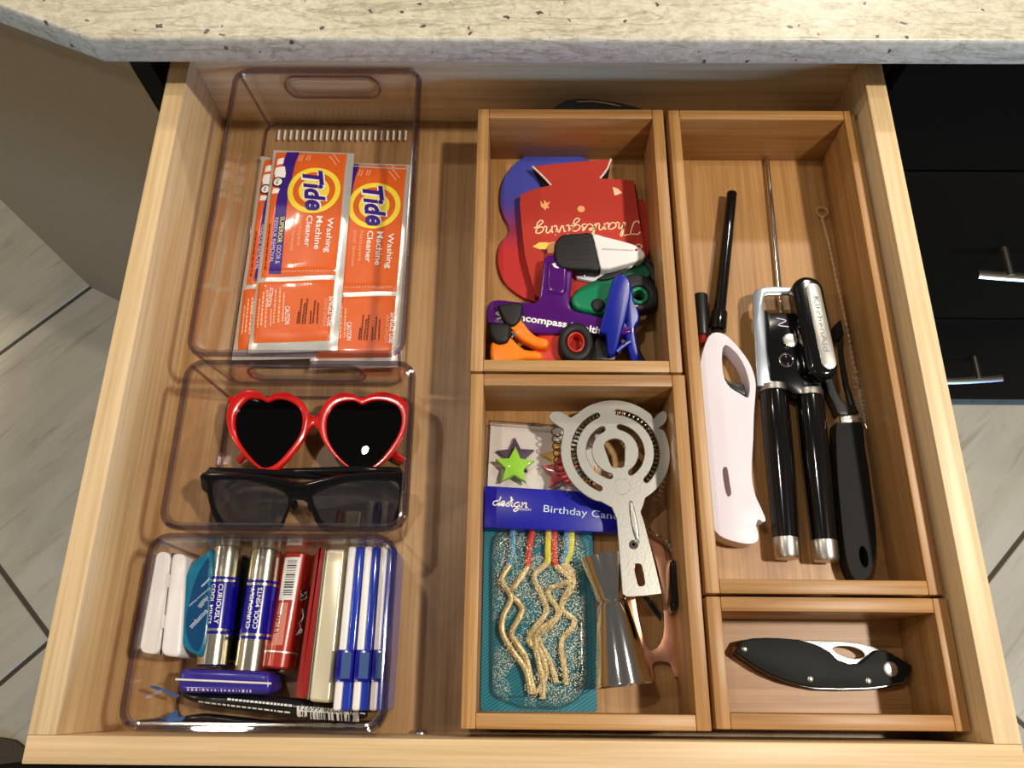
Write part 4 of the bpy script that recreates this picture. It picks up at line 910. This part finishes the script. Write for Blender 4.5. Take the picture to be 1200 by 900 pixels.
# blue spring clamp standing on its jaws
bc = thing('blue_clamp', 'dark blue spring clamp standing upright beside the green clip', 'clamp', (*avg([(60.5,273.8),(96.6,274)]), BF))
def slant(pts, ztop, zbot, th):
    """upright arm: the outline climbs from zbot at its near end to ztop at its far end"""
    ys = [p[1] for p in pts]; lo, hi = min(ys), max(ys)
    t_ = bmesh.new(); a = []; b_ = []
    for x, y in pts:
        z = zbot+(ztop-zbot)*(y-lo)/(hi-lo); a.append(t_.verts.new((x, y, z))); b_.append(t_.verts.new((x+.5, y+1, z-th)))
    t_.faces.new(a); t_.faces.new(b_); n = len(a)
    for i in range(n): t_.faces.new((a[i], a[(i+1) % n], b_[(i+1) % n], b_[i]))
    bmesh.ops.recalc_face_normals(t_, faces=t_.faces)
    sa_ = set(a)
    bmesh.ops.bevel(t_, geom=[e for e in t_.edges if e.verts[0] in sa_ and e.verts[1] in sa_], offset=1.8, segments=3, affect='EDGES', profile=.5, clamp_overlap=True)
    return t_
part('handle', slant(smooth_loop([(68.3,325.6),(71.1,333),(76.2,336.1),(81.7,334.2),(84.5,328.8),(84.2,318),(80.3,301.3),(76.4,288.6),(72.5,276.1),(66.5,276.1),(65,290.8),(59.7,292.2),(64.2,309.7)], 2), -28, -50, 8), 'blue_clip', bc, True)
part('handle', slant(smooth_loop([(83.5,330.7),(87,330.7),(88.6,320.6),(91.1,316),(92.8,309.1),(91.9,303.1),(89,299.3),(90.4,287.3),(92.7,278.5),(95.3,269.7),(88.2,269.7),(83.4,281.3),(81.3,294.7)], 2), -40, -58, 10), 'blue_clip', bc, True)
part('jaw', plate([(60.1,298.7),(69.1,298.8),(74.8,283.7),(73,274),(52.5,273.8)], -74.8, -56, 1.5), 'black_satin', bc, True)
part('jaw', plate([(84,291.3),(91.5,289.8),(98.9,274.1),(88,274.1)], -74.8, -60, 1.5), 'black_satin', bc, True)
part('pivot', lathe([(2.2, 0), (2.2, 26), (1.5, 27)], (*([(78.7,286.1)])[0], -74), (*([(78.7,286.1)])[0], -40), 14), 'chrome', bc, True)
part('spring', tube([(p[0], p[1], -52) for p in smooth_loop([(73.4,279.2),(79.1,284.4),(84.6,288.2)], 4, False)], 2.2, 8), 'blue_clip', bc, True)
for p in ([(88.4,315.7),(91.5,316.1),(88.2,312.7),(91.7,313.1)],): part('mark', tube([(p[0][0], p[0][1], -44.6), (p[1][0], p[1][1], -44.6)], .45, 5), 'white_print', bc, True)

# ================================================================== BOX OF CANDLES AND BAR TOOLS
# teal candle card with glitter blister
cp = thing('candle_pack', 'teal striped candle card with a glittery clear blister of curly candles', 'candle pack', (*avg([(-30.4,143),(52.5,141.1),(52.4,14.1),(-29.3,13.9)]), BF))
part('card', plate(slab([(-28.5,148.2),(52.7,147.6),(52.5,15.2),(-28.7,15)], 0, 0, 3), -74.6, -73.4, 0), 'teal_card', cp, True)
bo = smooth_loop(slab([(-19.4,140.4),(40.9,140.8),(47,129.4),(45.8,34),(38.4,22.8),(25.8,17.2),(-0.8,17.5),(-12.7,21.2),(-20.5,25.6),(-22.4,128.8)], 0, 0, 4), 1)
part('blister', dome(bo, -73.3, -63.5, flat=.86, power=3, steps=5), 'glitter_blister', cp, True)
part('flange', tube([(x, y, -73) for x, y in bo], 1.0, 6, True), 'clear_rib', cp, True)
fo = [(-23.8,136.7),(51.1,137.2),(48.7,27.3),(-22.3,23.4)]
part('flange', tube([(x, y, -73) for x, y in slab(fo, 0, 0, 6)], .6, 6, True), 'clear_rib', cp, True)
CG = 'curly gold candles in the blister'
def curly(pts, tip, label, split=2):
    P = smooth_loop(pts, 5, False)
    P3_ = [(x, y, -69.6+.9*math.sin(i*.5)) for i, (x, y) in enumerate(P)]
    o = thing('curly_candle', label, 'candle', (*avg(P), -73), group=CG)
    k = split*5
    part('wax', tube(P3_[k:], 2.3, 8), 'gold_glitter', o, True)
    part('coloured_tip', tube(P3_[:k+1], 2.5, 8), tip, o, True)
curly([(-7.2,139.9),(-7.7,123.4),(-9.5,114.6),(-15,103.5),(-8,91.4),(-13.4,78.3),(-13.9,66.5),(-7.1,55),(2.6,42),(6.2,26.4)], 'blue_tip', 'curly gold candle with blue tip, next to the red-tipped one')
curly([(7.5,140),(5,125.4),(3.7,113.5),(-5,99.9),(-8.6,93.9),(0.1,83.1),(-7.2,67.7),(-4.7,60.8),(2.6,50.5),(6.2,36.4),(9.2,25.8)], 'red_tip', 'curly gold candle with red tip, next to the blue-tipped one')
curly([(19.6,140.1),(18.9,125.5),(18.2,116.1),(8.7,106.8),(14.9,91.6),(17.3,80.9),(6.2,66.7),(6.2,59.1),(13.5,53.5),(17,39.3),(11,27)], 'yellow_tip', 'curly gold candle with yellow tip, between the two red-tipped ones')
curly([(24.1,140.1),(23.9,125.5),(25.1,114.9),(34.9,103.9),(18.6,96.5),(25.9,82.2),(19.7,70.9),(9.9,65),(11,50.6),(14.6,34.8),(14.5,22.6)], 'red_tip', 'curly gold candle with red tip, next to the yellow-tipped one')
curly([(33,140.2),(32.8,125.6),(30.1,116.2),(37.4,102.7),(29.7,88.1),(25.9,78.6),(12.3,67.9),(12.3,60.9),(19.5,47.8),(24.1,33.7)], 'blue_tip', 'curly gold candle with blue tip hidden by the others')
curly([(36.8,140.2),(35.9,125.6),(32.6,116.2),(38.1,106.4),(28.4,85.7),(38,75.1),(30.5,65.1),(28,58.7),(29.1,47.9),(31.2,32.7)], 'yellow_tip', 'curly gold candle with yellow tip along the blister edge')

# star candle pack with blue header, lying over the top of the teal card
sp_ = thing('star_candle_pack', 'clear pack of star candles with a blue Birthday Candles header', 'candle pack', (*avg([(-27.8,224.9),(73.9,220.7),(70.5,138.2),(-31.9,141.2)]), -73))
PT = -60.0
part('tray', plate([(-25.4,224.9),(62.5,220.5),(70.9,161.4),(-27,170.6)], -72.6, -71.6), 'card_white', sp_, True)
wn = [(-26.4,223.9),(61.5,218.2),(66.1,164.4),(-27.9,171)]
part('window', loft([[(x, y, -71.5) for x, y in wn], [(x, y, -61.2) for x, y in wn]], None, False, True), 'clear_film', sp_, True, smooth=0)
part('window_edge', tube([(x, y, -61.4) for x, y in wn], .8, 6, True), 'clear_rim', sp_, True)
hd = [(-28.6,172),(69.9,166.8),(70.7,137.4),(-28.5,140.4)]
hb = part('header', plate(hd, -72.8, -60, .8), 'blue_card', sp_, True)
t_ = [(15.6,154.1),(72.4,148.8)]
print_on('lettering', fit_text('Birthday Candles', t_[0], ([(81.8,147.6)])[0], 7.0, width=.9), 'pale_blue_print', hb, .3)
t_ = [(-22.5,157.1),(3.5,155.3)]
print_on('lettering', script('design', t_[0], t_[1], 3.6, .85), 'white_print', hb, .3)
print_on('logo_mark', flat(smooth_loop([(-9.2,163.7),(-7.6,162.7),(-7.9,159.8),(-10.2,159.1),(-8.9,161.1)], 3)), 'white_print', hb, .3)
t_ = [(-4.1,154.3),(6.1,153.8)]
print_on('lettering', fit_text('DESIGN', t_[0], t_[1], 1.7), 'white_print', hb, .3)
def star_bm(cx, cy, R, a0, z0, z1):
    pts = [(cx+(R if i % 2 == 0 else R*.47)*math.cos(R_(a0+36*i)), cy+(R if i % 2 == 0 else R*.47)*math.sin(R_(a0+36*i))) for i in range(10)]
    return plate(pts, z0, z1, .8)
SG = 'star candles in the clear pack'
for (c, R, a0, z0, z1, m, lb) in (([(-6.2,188.3)]), 15.5, 88, -67, -62, 'lime_glitter', 'lime green glitter star candle'), (([(28.8,184.5)]), 15, 92, -67, -62.5, 'red_glitter', 'red glitter star candle beside the green one'), \
        (([(-5.7,197.5)]), 15.5, 20, -71.4, -67.4, 'plum_wax', 'dull plum star candle under the green star'), (([(28,197.7)]), 14, 30, -71.4, -67.4, 'gold_wax', 'mustard yellow star candle under the red star'), (([(56.5,175.4)]), 14, 96, -67, -63, 'orange_wax', 'orange glitter star candle seen through the strainer slots'):
    solo('star_candle', lb, 'candle', star_bm(*c[0], R, a0, z0, z1), m, (*c[0], z0), group=SG)

# jigger lying on its side
A, M_, Z_ = [(58.4,119.2),(63.4,87.6),(69.4,32.2)]
ra, rm, rz = 17.0, 9.5, 20.5
jA, jM, jZ = Vector((*A, BF+ra+.3)), Vector((*M_, BF+18.5)), Vector((*Z_, BF+rz+.3))
jg = thing('jigger', 'shiny steel double-ended jigger lying on its side', 'jigger', (*jM.xy, BF))
L1 = (jA-jM).length; L2 = (jZ-jM).length
part('small_cup', lathe([(rm, 0), (rm+1.2, 1.5), (ra-.4, L1-1), (ra, L1), (ra-.9, L1), (rm, 4), (.01, 3.5)], jM, jA, 48, cap=False), 'chrome', jg, True)
part('large_cup', lathe([(rm, 0), (rm+2.2, 3), (rz-.4, L2-1), (rz, L2), (rz-.9, L2), (rm+1, 6), (.01, 5)], jM, jZ, 48, cap=False), 'chrome', jg, True)
part('waist', lathe([(rm-.6, -1), (rm-.6, 1)], jM, jZ, 32), 'black_satin', jg, True)

# copper opener
op = [(86.7,140.8),(94.4,142.1),(101.8,138.3),(106.4,120.1),(109.5,80.6),(112.9,41.3),(110.9,38.4),(106.7,38.9),(104.8,46.3),(100.7,48.2),(94.1,48.2),(91.5,44.5),(92.8,36),(87.4,36),(82.2,51.2),(75.8,83.3),(76.1,116.7),(81.3,134.3)]
oh = [(88.4,125.6),(96,124.4),(99.6,110.7),(101.4,89.4),(101.6,71.6),(98.5,60.5),(92.7,55.9),(88.1,58.7),(83.1,80.3),(81.6,101.4),(83.7,119.9)]
solo('bottle_opener', 'copper bottle opener with two prongs leaning by the jigger', 'bottle opener', plate(smooth_loop(op, 2), -71.5, -68.5, .3, [smooth_loop(oh, 2)]), 'copper', (*avg(op), BF+3.4))
# braided loop and black fob at the box wall
rp = smooth_loop([(88,139.2),(91.2,140.5),(94.9,138.6),(99.1,135.5),(103.9,133),(108.6,128.1),(111.3,121.9)], 5, False)
kr = thing('rope_loop_fob', 'black oval fob on a braided steel loop by the box wall', 'key fob', (*avg(rp), BF))
bm = None
for ph in range(3):
    bm = tube([(x+1.1*math.cos(i*.9+ph*2.1), y+1.1*math.sin(i*.9+ph*2.1), -62-i*.15+1.1*math.sin(i*.9+ph*2.1)) for i, (x, y) in enumerate(rp)], 1.1, 6, bm=bm)
part('braided_loop', bm, 'rope_steel', kr, True)
fo_ = smooth_loop([(105.2,116.8),(109.5,118.6),(112.2,112.6),(113,99),(111.6,87.3),(108.1,79.8),(104.7,81.5),(104.4,96)], 3)
part('fob', dome(fo_, -74.8, -50, flat=.7, power=4), 'black_gloss', kr, True)
part('strap', plate([(87.3,94.5),(92.2,93.3),(101.3,79.6),(99.9,76)], -74.8, -73), 'black_satin', kr, True)

# cocktail strainer
c_, e_ = [(68.6,194.6),(109.7,194.9)]
Rm = e_[0]-c_[0]-.5; scx, scy = c_
st = thing('cocktail_strainer', 'round steel cocktail strainer with curved slots and coiled spring', 'strainer', (scx, scy, -56))
def pol(r, a): return (scx+r*Rm*math.cos(R_(a)), scy+r*Rm*math.sin(R_(a)))
def arc_slot(r, a0, a1, w, n=18):
    out = [pol(r+w/2, a0+(a1-a0)*i/n) for i in range(n+1)]
    k = [pol(r-w/2, a1+(a0-a1)*i/n) for i in range(n+1)]
    sg = 1 if a1 > a0 else -1; h = math.degrees(w/2/r)
    out += [pol(r+w/2*math.cos(R_(t)), a1+sg*h*math.sin(R_(t))) for t in (36, 72, 108, 144)]+k+[pol(r-w/2*math.cos(R_(t)), a0-sg*h*math.sin(R_(t))) for t in (36, 72, 108, 144)]
    return out
ol = []
hl = [(56.6,156.5),(64.4,152.2),(67.5,144.1),(68.3,124.5),(69.5,91.5),(72.2,89.5),(84.6,90.1),(97,91.7),(93.5,111.6),(90.2,127.7),(87.3,141.8),(85.2,149.2),(87.4,154.2)]
tabR = [(98.5,220.3),(102.6,225.1),(107.2,226.8),(108.9,222.4),(106.6,216.9),(101.9,212.8)]; tabL = [(30.2,211.7),(25.1,215),(20,219.7),(20.7,224.5),(25.9,225.9),(31,224.6),(35.5,221.2),(37.4,221.9)]
def ang(p): return math.degrees(math.atan2(p[1]-scy, p[0]-scx)) % 360
aR0, aR1 = ang(tabR[-1]), ang(tabR[0]); aL0, aL1 = ang(tabL[-1]), ang(tabL[0]); aH0, aH1 = ang(hl[0]), ang(hl[-1])
def arc(a, b_):
    n = max(2, int(abs(b_-a)/5)); return [pol(1, a+(b_-a)*i/n) for i in range(n+1)]
ol = arc(aH1-360 if aH1 > 180 else aH1, aR0 if aR0 < 180 else aR0-360)[1:-1]+smooth_loop(tabR[::-1], 3, False)+arc(aR1, aL0)[1:-1]+smooth_loop(tabL[::-1], 3, False)+arc(aL1, aH0)[1:-1]+hl
ch = smooth_loop([(60.5,199.2),(64.8,203.5),(70.8,204.2),(75.5,200.6),(75.5,194),(74.4,183.2),(70,182.5),(65.6,182.8),(62.7,191.3)], 2)
hs_ = [(80.3,110.3),(83.9,99.1),(83.3,110.3)]
hslot = smooth_loop([(78.5,110.3),(80.1,112.1),(82.2,112.1),(83.9,110.3),(85.4,99.7),(84.4,97.4),(82.3,96.8),(80.6,98.5)], 2)
holes = [arc_slot(.76, 114, 246, .1), arc_slot(.76, 85, -45, .1), arc_slot(.48, 117, 256, .105), arc_slot(.48, 78, -56, .105), ch, hslot]
part('plate', plate(ol, -45.2, -43.6, .35, holes, seg=1), 'satin_steel', st, True)
part('handle_rib', dome(smooth_loop([(76.8,156.4),(79.9,156.4),(82.8,139.7),(83.4,126.9),(80.4,128.1),(77.4,141.5)], 2), -43.8, -42.0, flat=.5), 'satin_steel', st, True)
rv = [(78.8,125.6),(72.4,167.8)]
part('rivet', lathe([(3.4, 0), (2.6, .7), (1.1, .7), (1.0, -.6)], (*rv[0], -43.6), (*rv[0], 0), 20), 'chrome', st, True)
part('weld_spot', lathe([(6, 0), (5.8, .12)], (*rv[1], -43.6), (*rv[1], 0), 24), 'satin_steel', st, True, smooth=0)
n = 900; coil = []
for i in range(n+1):
    t = i/n; th = t*2*math.pi*44
    rr_ = Rm*.79+4.6*math.cos(th)
    aa = R_(-50+285*t)
    coil.append((scx+rr_*math.cos(aa), scy+rr_*math.sin(aa), -50.5+4.6*math.sin(th)))
part('spring_coil', tube(coil, .7, 5), 'spring_wire', st, True)
coil = []
for i in range(121):       # the loose stretch that hangs out beside the plate
    t = i/120; th = t*2*math.pi*6; p = Vector(([(28,215)])[0]).lerp(Vector(([(30.1,181.5)])[0]), t)
    coil.append((p.x-3+3.4*math.cos(th), p.y+2*math.sin(th)*.5, -52+3.4*math.sin(th)))
part('spring_coil', tube(coil, .55, 5), 'spring_wire', st, True)

# ================================================================== LONG BOX: LIGHTER, CAN OPENER, PEELER, SKEWER, BRUSH
li = thing('gas_lighter', 'white gas lighter with long black barrel', 'lighter', (*avg([(142.4,277.3),(172.2,133.2)]), BF))
LZ = -57
lo_ = smooth_loop([(155,298.9),(149.6,295.9),(144.7,286.1),(141.1,274.9),(139,261.7),(138.5,250.1),(138.8,236.6),(138.8,224.7),(137.7,198.6),(137.1,175.3),(137.5,155.9),(139.5,141.9),(143.9,135.1),(152.2,131.4),(162,129.3),(168.2,129.7),(172,132.8),(172,139),(171.2,142.8),(173.5,147.2),(176.1,145.4),(178.3,146),(178.4,149.2),(175.5,158.1),(173.1,165.2),(171.9,174.9),(172.3,185.5),(174.3,198.9),(176.2,211.1),(178.1,226.3),(180.7,241.8),(182.5,253.3),(181.9,263.4),(178.9,273.7),(173.1,284),(167.1,292.2),(161.4,297.5)], 2)
lh = smooth_loop([(158.6,280.9),(160,286.2),(162.6,287.7),(166.4,284.7),(171.2,278.4),(175.6,267.8),(177.7,254.7),(176.4,245.4),(174.5,242.9),(168.9,246.7),(162.6,251),(158.6,258.2),(157.5,269.1)], 2)
part('body', plate(lo_, BF+1, LZ, 5, [lh], seg=4), 'lavender_white', li, True)
part('trigger', plate(smooth_loop([(158,263.4),(161.6,258.4),(167.4,256.2),(174.1,255.5),(174.2,246.2),(167.5,249.7),(159.8,254)], 2), BF+3, -60, 1.5), 'black_satin', li, True)
sl = [(152.7,187.7),(153.2,164.8)]
part('level_slot', plate(smooth_loop([(150.5,185),(152.6,187),(154.1,185.1),(154.7,174.5),(155.2,166.7),(153.1,164.1),(151.4,166.7),(150.4,176.5)], 2), -58, -56.7), 'slot_brown', li, True)
a_, b_ = [(183.2,439.1),(158.5,303.3)]
A = Vector((*a_, -66)); Bp = Vector((*b_, -66)); L = (Bp-A).length
part('barrel', lathe([(3.6, 0), (4.5, 1.2), (4.7, L*.3), (4.9, L*.32), (5.2, L)], A, Bp, 24), 'black_gloss', li, True)
part('collar', lathe([(6.2, L*.86), (7.0, L*.875), (7.2, L*.99)], A, Bp, 28), 'black_gloss', li, True)
part('fuel_switch', box(*sorted((x for x in ([(141.1,261.3),(143.8,261.3)])[0][:1]+([(141.1,261.3),(145.1,261.3)])[1][:1])), ([(141.4,248.9)])[0][1], ([(142.5,262.8)])[0][1], -70, -62, 1), 'black_satin', li, True)
# black cap leaning beside it
A, Bp = (Vector((*p, -66)) for p in [(147.3,337.2),(146.1,299.6)])
L = (Bp-A).length
cp_ = thing('black_tube', 'short black tube with red plug wedged between lighter and box wall', 'tube', (*((A+Bp)/2).xy, BF))
part('barrel', lathe([(5.6, 0), (6.2, .8), (5.6, L-1), (5.0, L)], A, Bp, 24), 'black_satin', cp_, True); part('inner_plug', lathe([(3.6, L), (3.2, L+7)], A, Bp, 18), 'tin_red', cp_, True)
# skewer / drinking straw
s0, s1 = [(219.7,478.9),(215.3,323.2)]
solo('metal_straw', 'thin straight metal straw running under the can opener', 'straw', tube([(*s0, -72), (*s1, -72)], 2.3, 14), 'chrome', (*s0, BF))

# can opener
co = thing('can_opener', 'can opener with two black handles and a chrome-topped turning knob', 'can opener', (*avg([(186,251.9),(221,116.3)]), BF))
def grip(A, Bp, r0, r1):
    A, Bp = Vector((*A, BF+r0+1.2)), Vector((*Bp, BF+r0+1.2)); L = (Bp-A).length
    part('grip', lathe([(r0*.9, L*.035), (r0, L*.06), (r0*1.02, L*.4), (r1, L*.89)], A, Bp, 32), 'black_gloss', co, True)
    part('ferrule', lathe([(r0*.75, 0), (r0*1.02, 1), (r0*1.03, L*.045)], A, Bp, 32), 'satin_steel', co, True)
    part('end_cap', lathe([(r1*1.0, L*.89), (r1*1.0, L*.985), (r1*.9, L)], A, Bp, 32), 'satin_steel', co, True)
g_ = [(197.9,255.8),(193.1,119.8),(225.1,251.6),(221.1,118.1)]
grip(g_[0], g_[1], 10.6, 9.2); grip(g_[2], g_[3], 10.8, 9.4)
part('steel_frame', plate(smooth_loop([(188.2,331.1),(190.6,337.4),(196.5,340.2),(203.6,341.5),(218.3,340.8),(232.9,340),(232.1,333.7),(218.2,334),(200.7,333.5),(197.4,331.9),(196.1,326.4),(196.4,320.2),(196.3,306.3),(195.9,283.7),(196,253.7),(183.9,252.9),(185,276.2),(186.3,302.5)], 1), -59.5, -57.5, .5), 'steel_blue', co, True)
part('black_plate', plate([(196.5,318.9),(200.5,315.9),(219.2,316),(233.7,321.5),(229.3,261.5),(225.3,245.6),(210.7,245.5),(199.9,255.5),(194.1,257.6),(194.2,283.3)], -60, -55.5, 1), 'black_gloss', co, True)
part('mount', plate([(190.4,264.5),(235.9,264.8),(234.7,245.9),(188.7,248.4)], -74.5, -60.2, 1), 'black_satin', co, True)
w_ = [(212.8,290.7),(208.1,273.8),(214.1,273.9)]
teeth = []
for i in range(36):
    r_ = 6.4 if i % 2 else 5.2; teeth.append((w_[0][0]+r_*math.cos(i*math.pi/18), w_[0][1]+r_*math.sin(i*math.pi/18)))
part('feed_wheel', plate(teeth, -55.4, -53, .4), 'satin_steel', co, True)
rb_ = w_[2][0]-w_[1][0]
part('rivet_ring', tube([(x, y, -54.8) for x, y in circle(*w_[1], rb_*.9, 24)], .9, 8, True), 'chrome', co, True); part('rivet', dome(circle(*w_[1], rb_*.8, 18), -55.6, -54.4), 'black_gloss', co, True)
kb = [(230.7,335.8),(232.8,260)]
def capsule(A, Bp, r0, r1, n=10):
    A, Bp = Vector(A), Vector(Bp); a = math.atan2(Bp.y-A.y, Bp.x-A.x)
    return [(A.x+r0*math.cos(a+math.pi/2+math.pi*i/n), A.y+r0*math.sin(a+math.pi/2+math.pi*i/n)) for i in range(n+1)]+[(Bp.x+r1*math.cos(a-math.pi/2+math.pi*i/n), Bp.y+r1*math.sin(a-math.pi/2+math.pi*i/n)) for i in range(n+1)]
kA, kB = [(229.1,330.9),(232.1,266)]
part('knob', plate(capsule(kA, kB, 12.5, 12), -60, -42, 4.5, seg=4, bot=True), 'black_gloss', co, True)
kA, kB = [(231.9,330.1),(235.8,267)]
ki = part('knob_inlay', plate(capsule(kA, kB, 5.8, 6.0), -42.5, -41.2, .4), 'satin_steel', co, True)
t_ = [(232.9,323.7),(235.2,275.4)]
print_on('lettering', fit_text('KitchenAid', t_[0], t_[1], 4.6, bold=.01), 'grey_seam', ki, .2)
t_ = [(204.7,311),(212,308.8),(205.3,304.9),(213.4,303.4)]
print_on('maker_mark', ribbon(smooth_loop([t_[0], t_[1], t_[2], t_[3]], 4, False), .9), 'lilac_print', [c for c in co.children if c.name.startswith('black_plate')][0], .3)

# black-handled peeler
pl = thing('peeler', 'matte black tool with steel collar and hanging hole beside the can opener', 'peeler', (*avg([(247.9,229.6),(246.3,105.2)]), BF))
ph = [(247.8,121.1),(252.1,121.1),(249.1,129.8)]
hp = smooth_loop([(241.9,221.2),(246.2,223.3),(261.5,224.1),(261.6,207.5),(261.3,180.6),(260.4,154.5),(259,135.5),(255.6,119.9),(250.8,108.9),(244.5,103.4),(239.1,104.6),(235.9,111.8),(234.8,125.9),(235.8,154.3),(237.8,187.1)], 3)
part('grip', plate(hp, BF+1, -60, 4.5, [circle(*ph[0], ph[1][0]-ph[0][0]-1.2, 20, ph[2][1]-ph[0][1]-1)], seg=4), 'black_matte', pl, True)
part('collar', plate([(245.7,229.9),(261.1,231.5),(260.9,223.4),(245.6,222.3)], BF+2, -59.4, 2.5, seg=3), 'satin_steel', pl, True)
part('neck', plate(smooth_loop([(246.5,230.3),(262,231.8),(260.2,237.5),(254.7,241),(250,245.2),(246.9,256.7),(244.9,271.4),(240.6,275),(238.5,264),(241,248),(244.3,238.1)], 2), BF+3, -62, 2.5, seg=3), 'black_satin', pl, True)
part('prong', tube([(x, y, -66) for x, y in [(259.2,238.2),(256.8,258.4),(256.4,284.3),(258.2,307.2)]], [2.6, 2.4, 2.2, 2.4], 10), 'black_satin', pl, True)
part('blade_holder', plate([(254.2,309.1),(259.1,313.8),(259.9,300),(254.4,295.4)], -74, -61, 1), 'black_matte', pl, True)

# straw brush of twisted wire
wp = [(261.2,417.1),(263.5,390.4),(265.9,340.8),(267.7,290),(268.5,249.1),(269.1,226.9)]
sb = thing('straw_brush', 'thin twisted-wire straw brush with looped end beside the box wall', 'brush', (*avg(wp), BF))
sm_ = smooth_loop(wp, 10, False); bm = None
for ph_ in (0, math.pi):
    bm = tube([(x+.6*math.cos(i*1.3+ph_), y, -71+.6*math.sin(i*1.3+ph_)) for i, (x, y) in enumerate(smooth_loop(wp, 24, False))], .85, 5, bm=bm)
part('twisted_wire', bm, 'wire_gold', sb, True)
lp = [(261.9,423.1),(266.8,423.1)]
part('loop', tube([(x, y, -71) for x, y in circle(*lp[0], lp[1][0]-lp[0][0], 20)], .8, 6, True), 'wire_gold', sb, True)
rnd = random.Random(4); bm = bmesh.new(); fine = smooth_loop(wp, 60, False); N = len(fine)
for i in range(int(N*.68), int(N*.97), 1):
    x, y = fine[i]
    for k in range(2):
        a = rnd.uniform(0, 2*math.pi); l = 5.6*min(1, (i-N*.6)/(N*.16)); z = -70+l*.75*math.sin(a)
        e = Vector((x+l*math.cos(a), y+rnd.uniform(-.6, .6), max(z, -74.6))); c = Vector((x, y, -70.5))
        s = Vector((0, .16, .0)); v = [bm.verts.new(p) for p in (c-s, c+s, e+s, e-s)]; bm.faces.new(v)
bo_ = part('bristles', bm, 'bristle', sb, True, smooth=0); bo_['kind'] = 'stuff'
part('wire_end', tube([(*wp[-1], -71), (wp[-1][0]+1.2, wp[-1][1]-4.5, -71)], 1.0, 8), 'wire_gold', sb, True)

# ================================================================== FOLDING KNIFE
KZ = -62
kn = thing('folding_knife', 'closed black folding knife with silver rivets', 'knife', (*avg([(149.6,53.8),(271,46.9)]), BF))
ko = smooth_loop([(149.2,54.8),(154.7,62.5),(162.4,64.1),(171.6,64.5),(180.6,64.4),(194.2,63.3),(202.3,61.5),(208.6,59.2),(215.1,55.6),(219.8,50.3),(227.5,47.6),(235.5,48.2),(241.9,52.7),(248.1,56.8),(254,57),(262.2,52.3),(270.4,46.8),(268.4,41.8),(263,36.2),(251.4,33.6),(241,32.3),(220.7,31.6),(202.6,32),(192.9,33.7),(183.2,36.1),(173.1,39.9),(163.6,44.8),(154.7,50.9)], 1)
cxy = avg(ko)
part('back_scale', plate([(cxy[0]+(x-cxy[0])*1.01+1.2, cxy[1]+(y-cxy[1])*1.01-1.5) for x, y in ko], BF+.2, -71, .8), 'black_gloss', kn, True)
part('liner', plate([(x+.6, y-.6) for x, y in ko], -70.9, -66.2), 'blade_steel', kn, True)
part('front_scale', plate(ko, -66, KZ, 1.1), 'knife_scale', kn, True)
bh = smooth_loop([(218.5,57.6),(223.8,59.3),(230.8,59.3),(236.7,57.7),(240.5,54.9),(240.1,52.6),(234,51.4),(225.3,53.4)], 2)
part('blade', plate(smooth_loop([(191.9,63.4),(200.9,63.4),(212.9,63.3),(226.7,62.8),(235.6,62),(242.6,60.9),(251.1,57.6),(251.3,51.3),(237,43.9),(222.4,45.4),(208.8,54.9)], 2), -69.5, -66.8, .4, [bh]), 'blade_steel', kn, True)
for (u, r_, nm) in (([(155.6,56.7)], 2.0, 'rivet'), ([(199.1,37.5)], 2.1, 'rivet'), ([(239,36.5)], 2.1, 'rivet'), ([(255.3,44.4)], 4.9, 'pivot_screw')):
    part(nm, lathe([(r_, 0), (r_, .5), (r_*.7, .9)], (*u[0], KZ-.1), (*u[0], 0), 20), 'screw_metal', kn, True)

# ================================================================== DARK GADGET BEHIND THE BOXES
gb = thing('dark_gadget', 'dark glossy gadget with silver trim tucked behind the bamboo boxes', 'gadget', (55, 508, -80))
part('body', plate(smooth_loop([(24, 500), (36, 497), (70, 496), (112, 498), (104, 502), (82, 509), (56, 513), (36, 511)], 3), -79.5, -33, 4, seg=4), 'black_gloss', gb, True)
part('trim', tube([(p[0], p[1], -33) for p in smooth_loop([(46, 509), (60, 509.5), (74, 507), (84, 504.5)], 4, False)], 1.2, 8), 'chrome', gb, True)
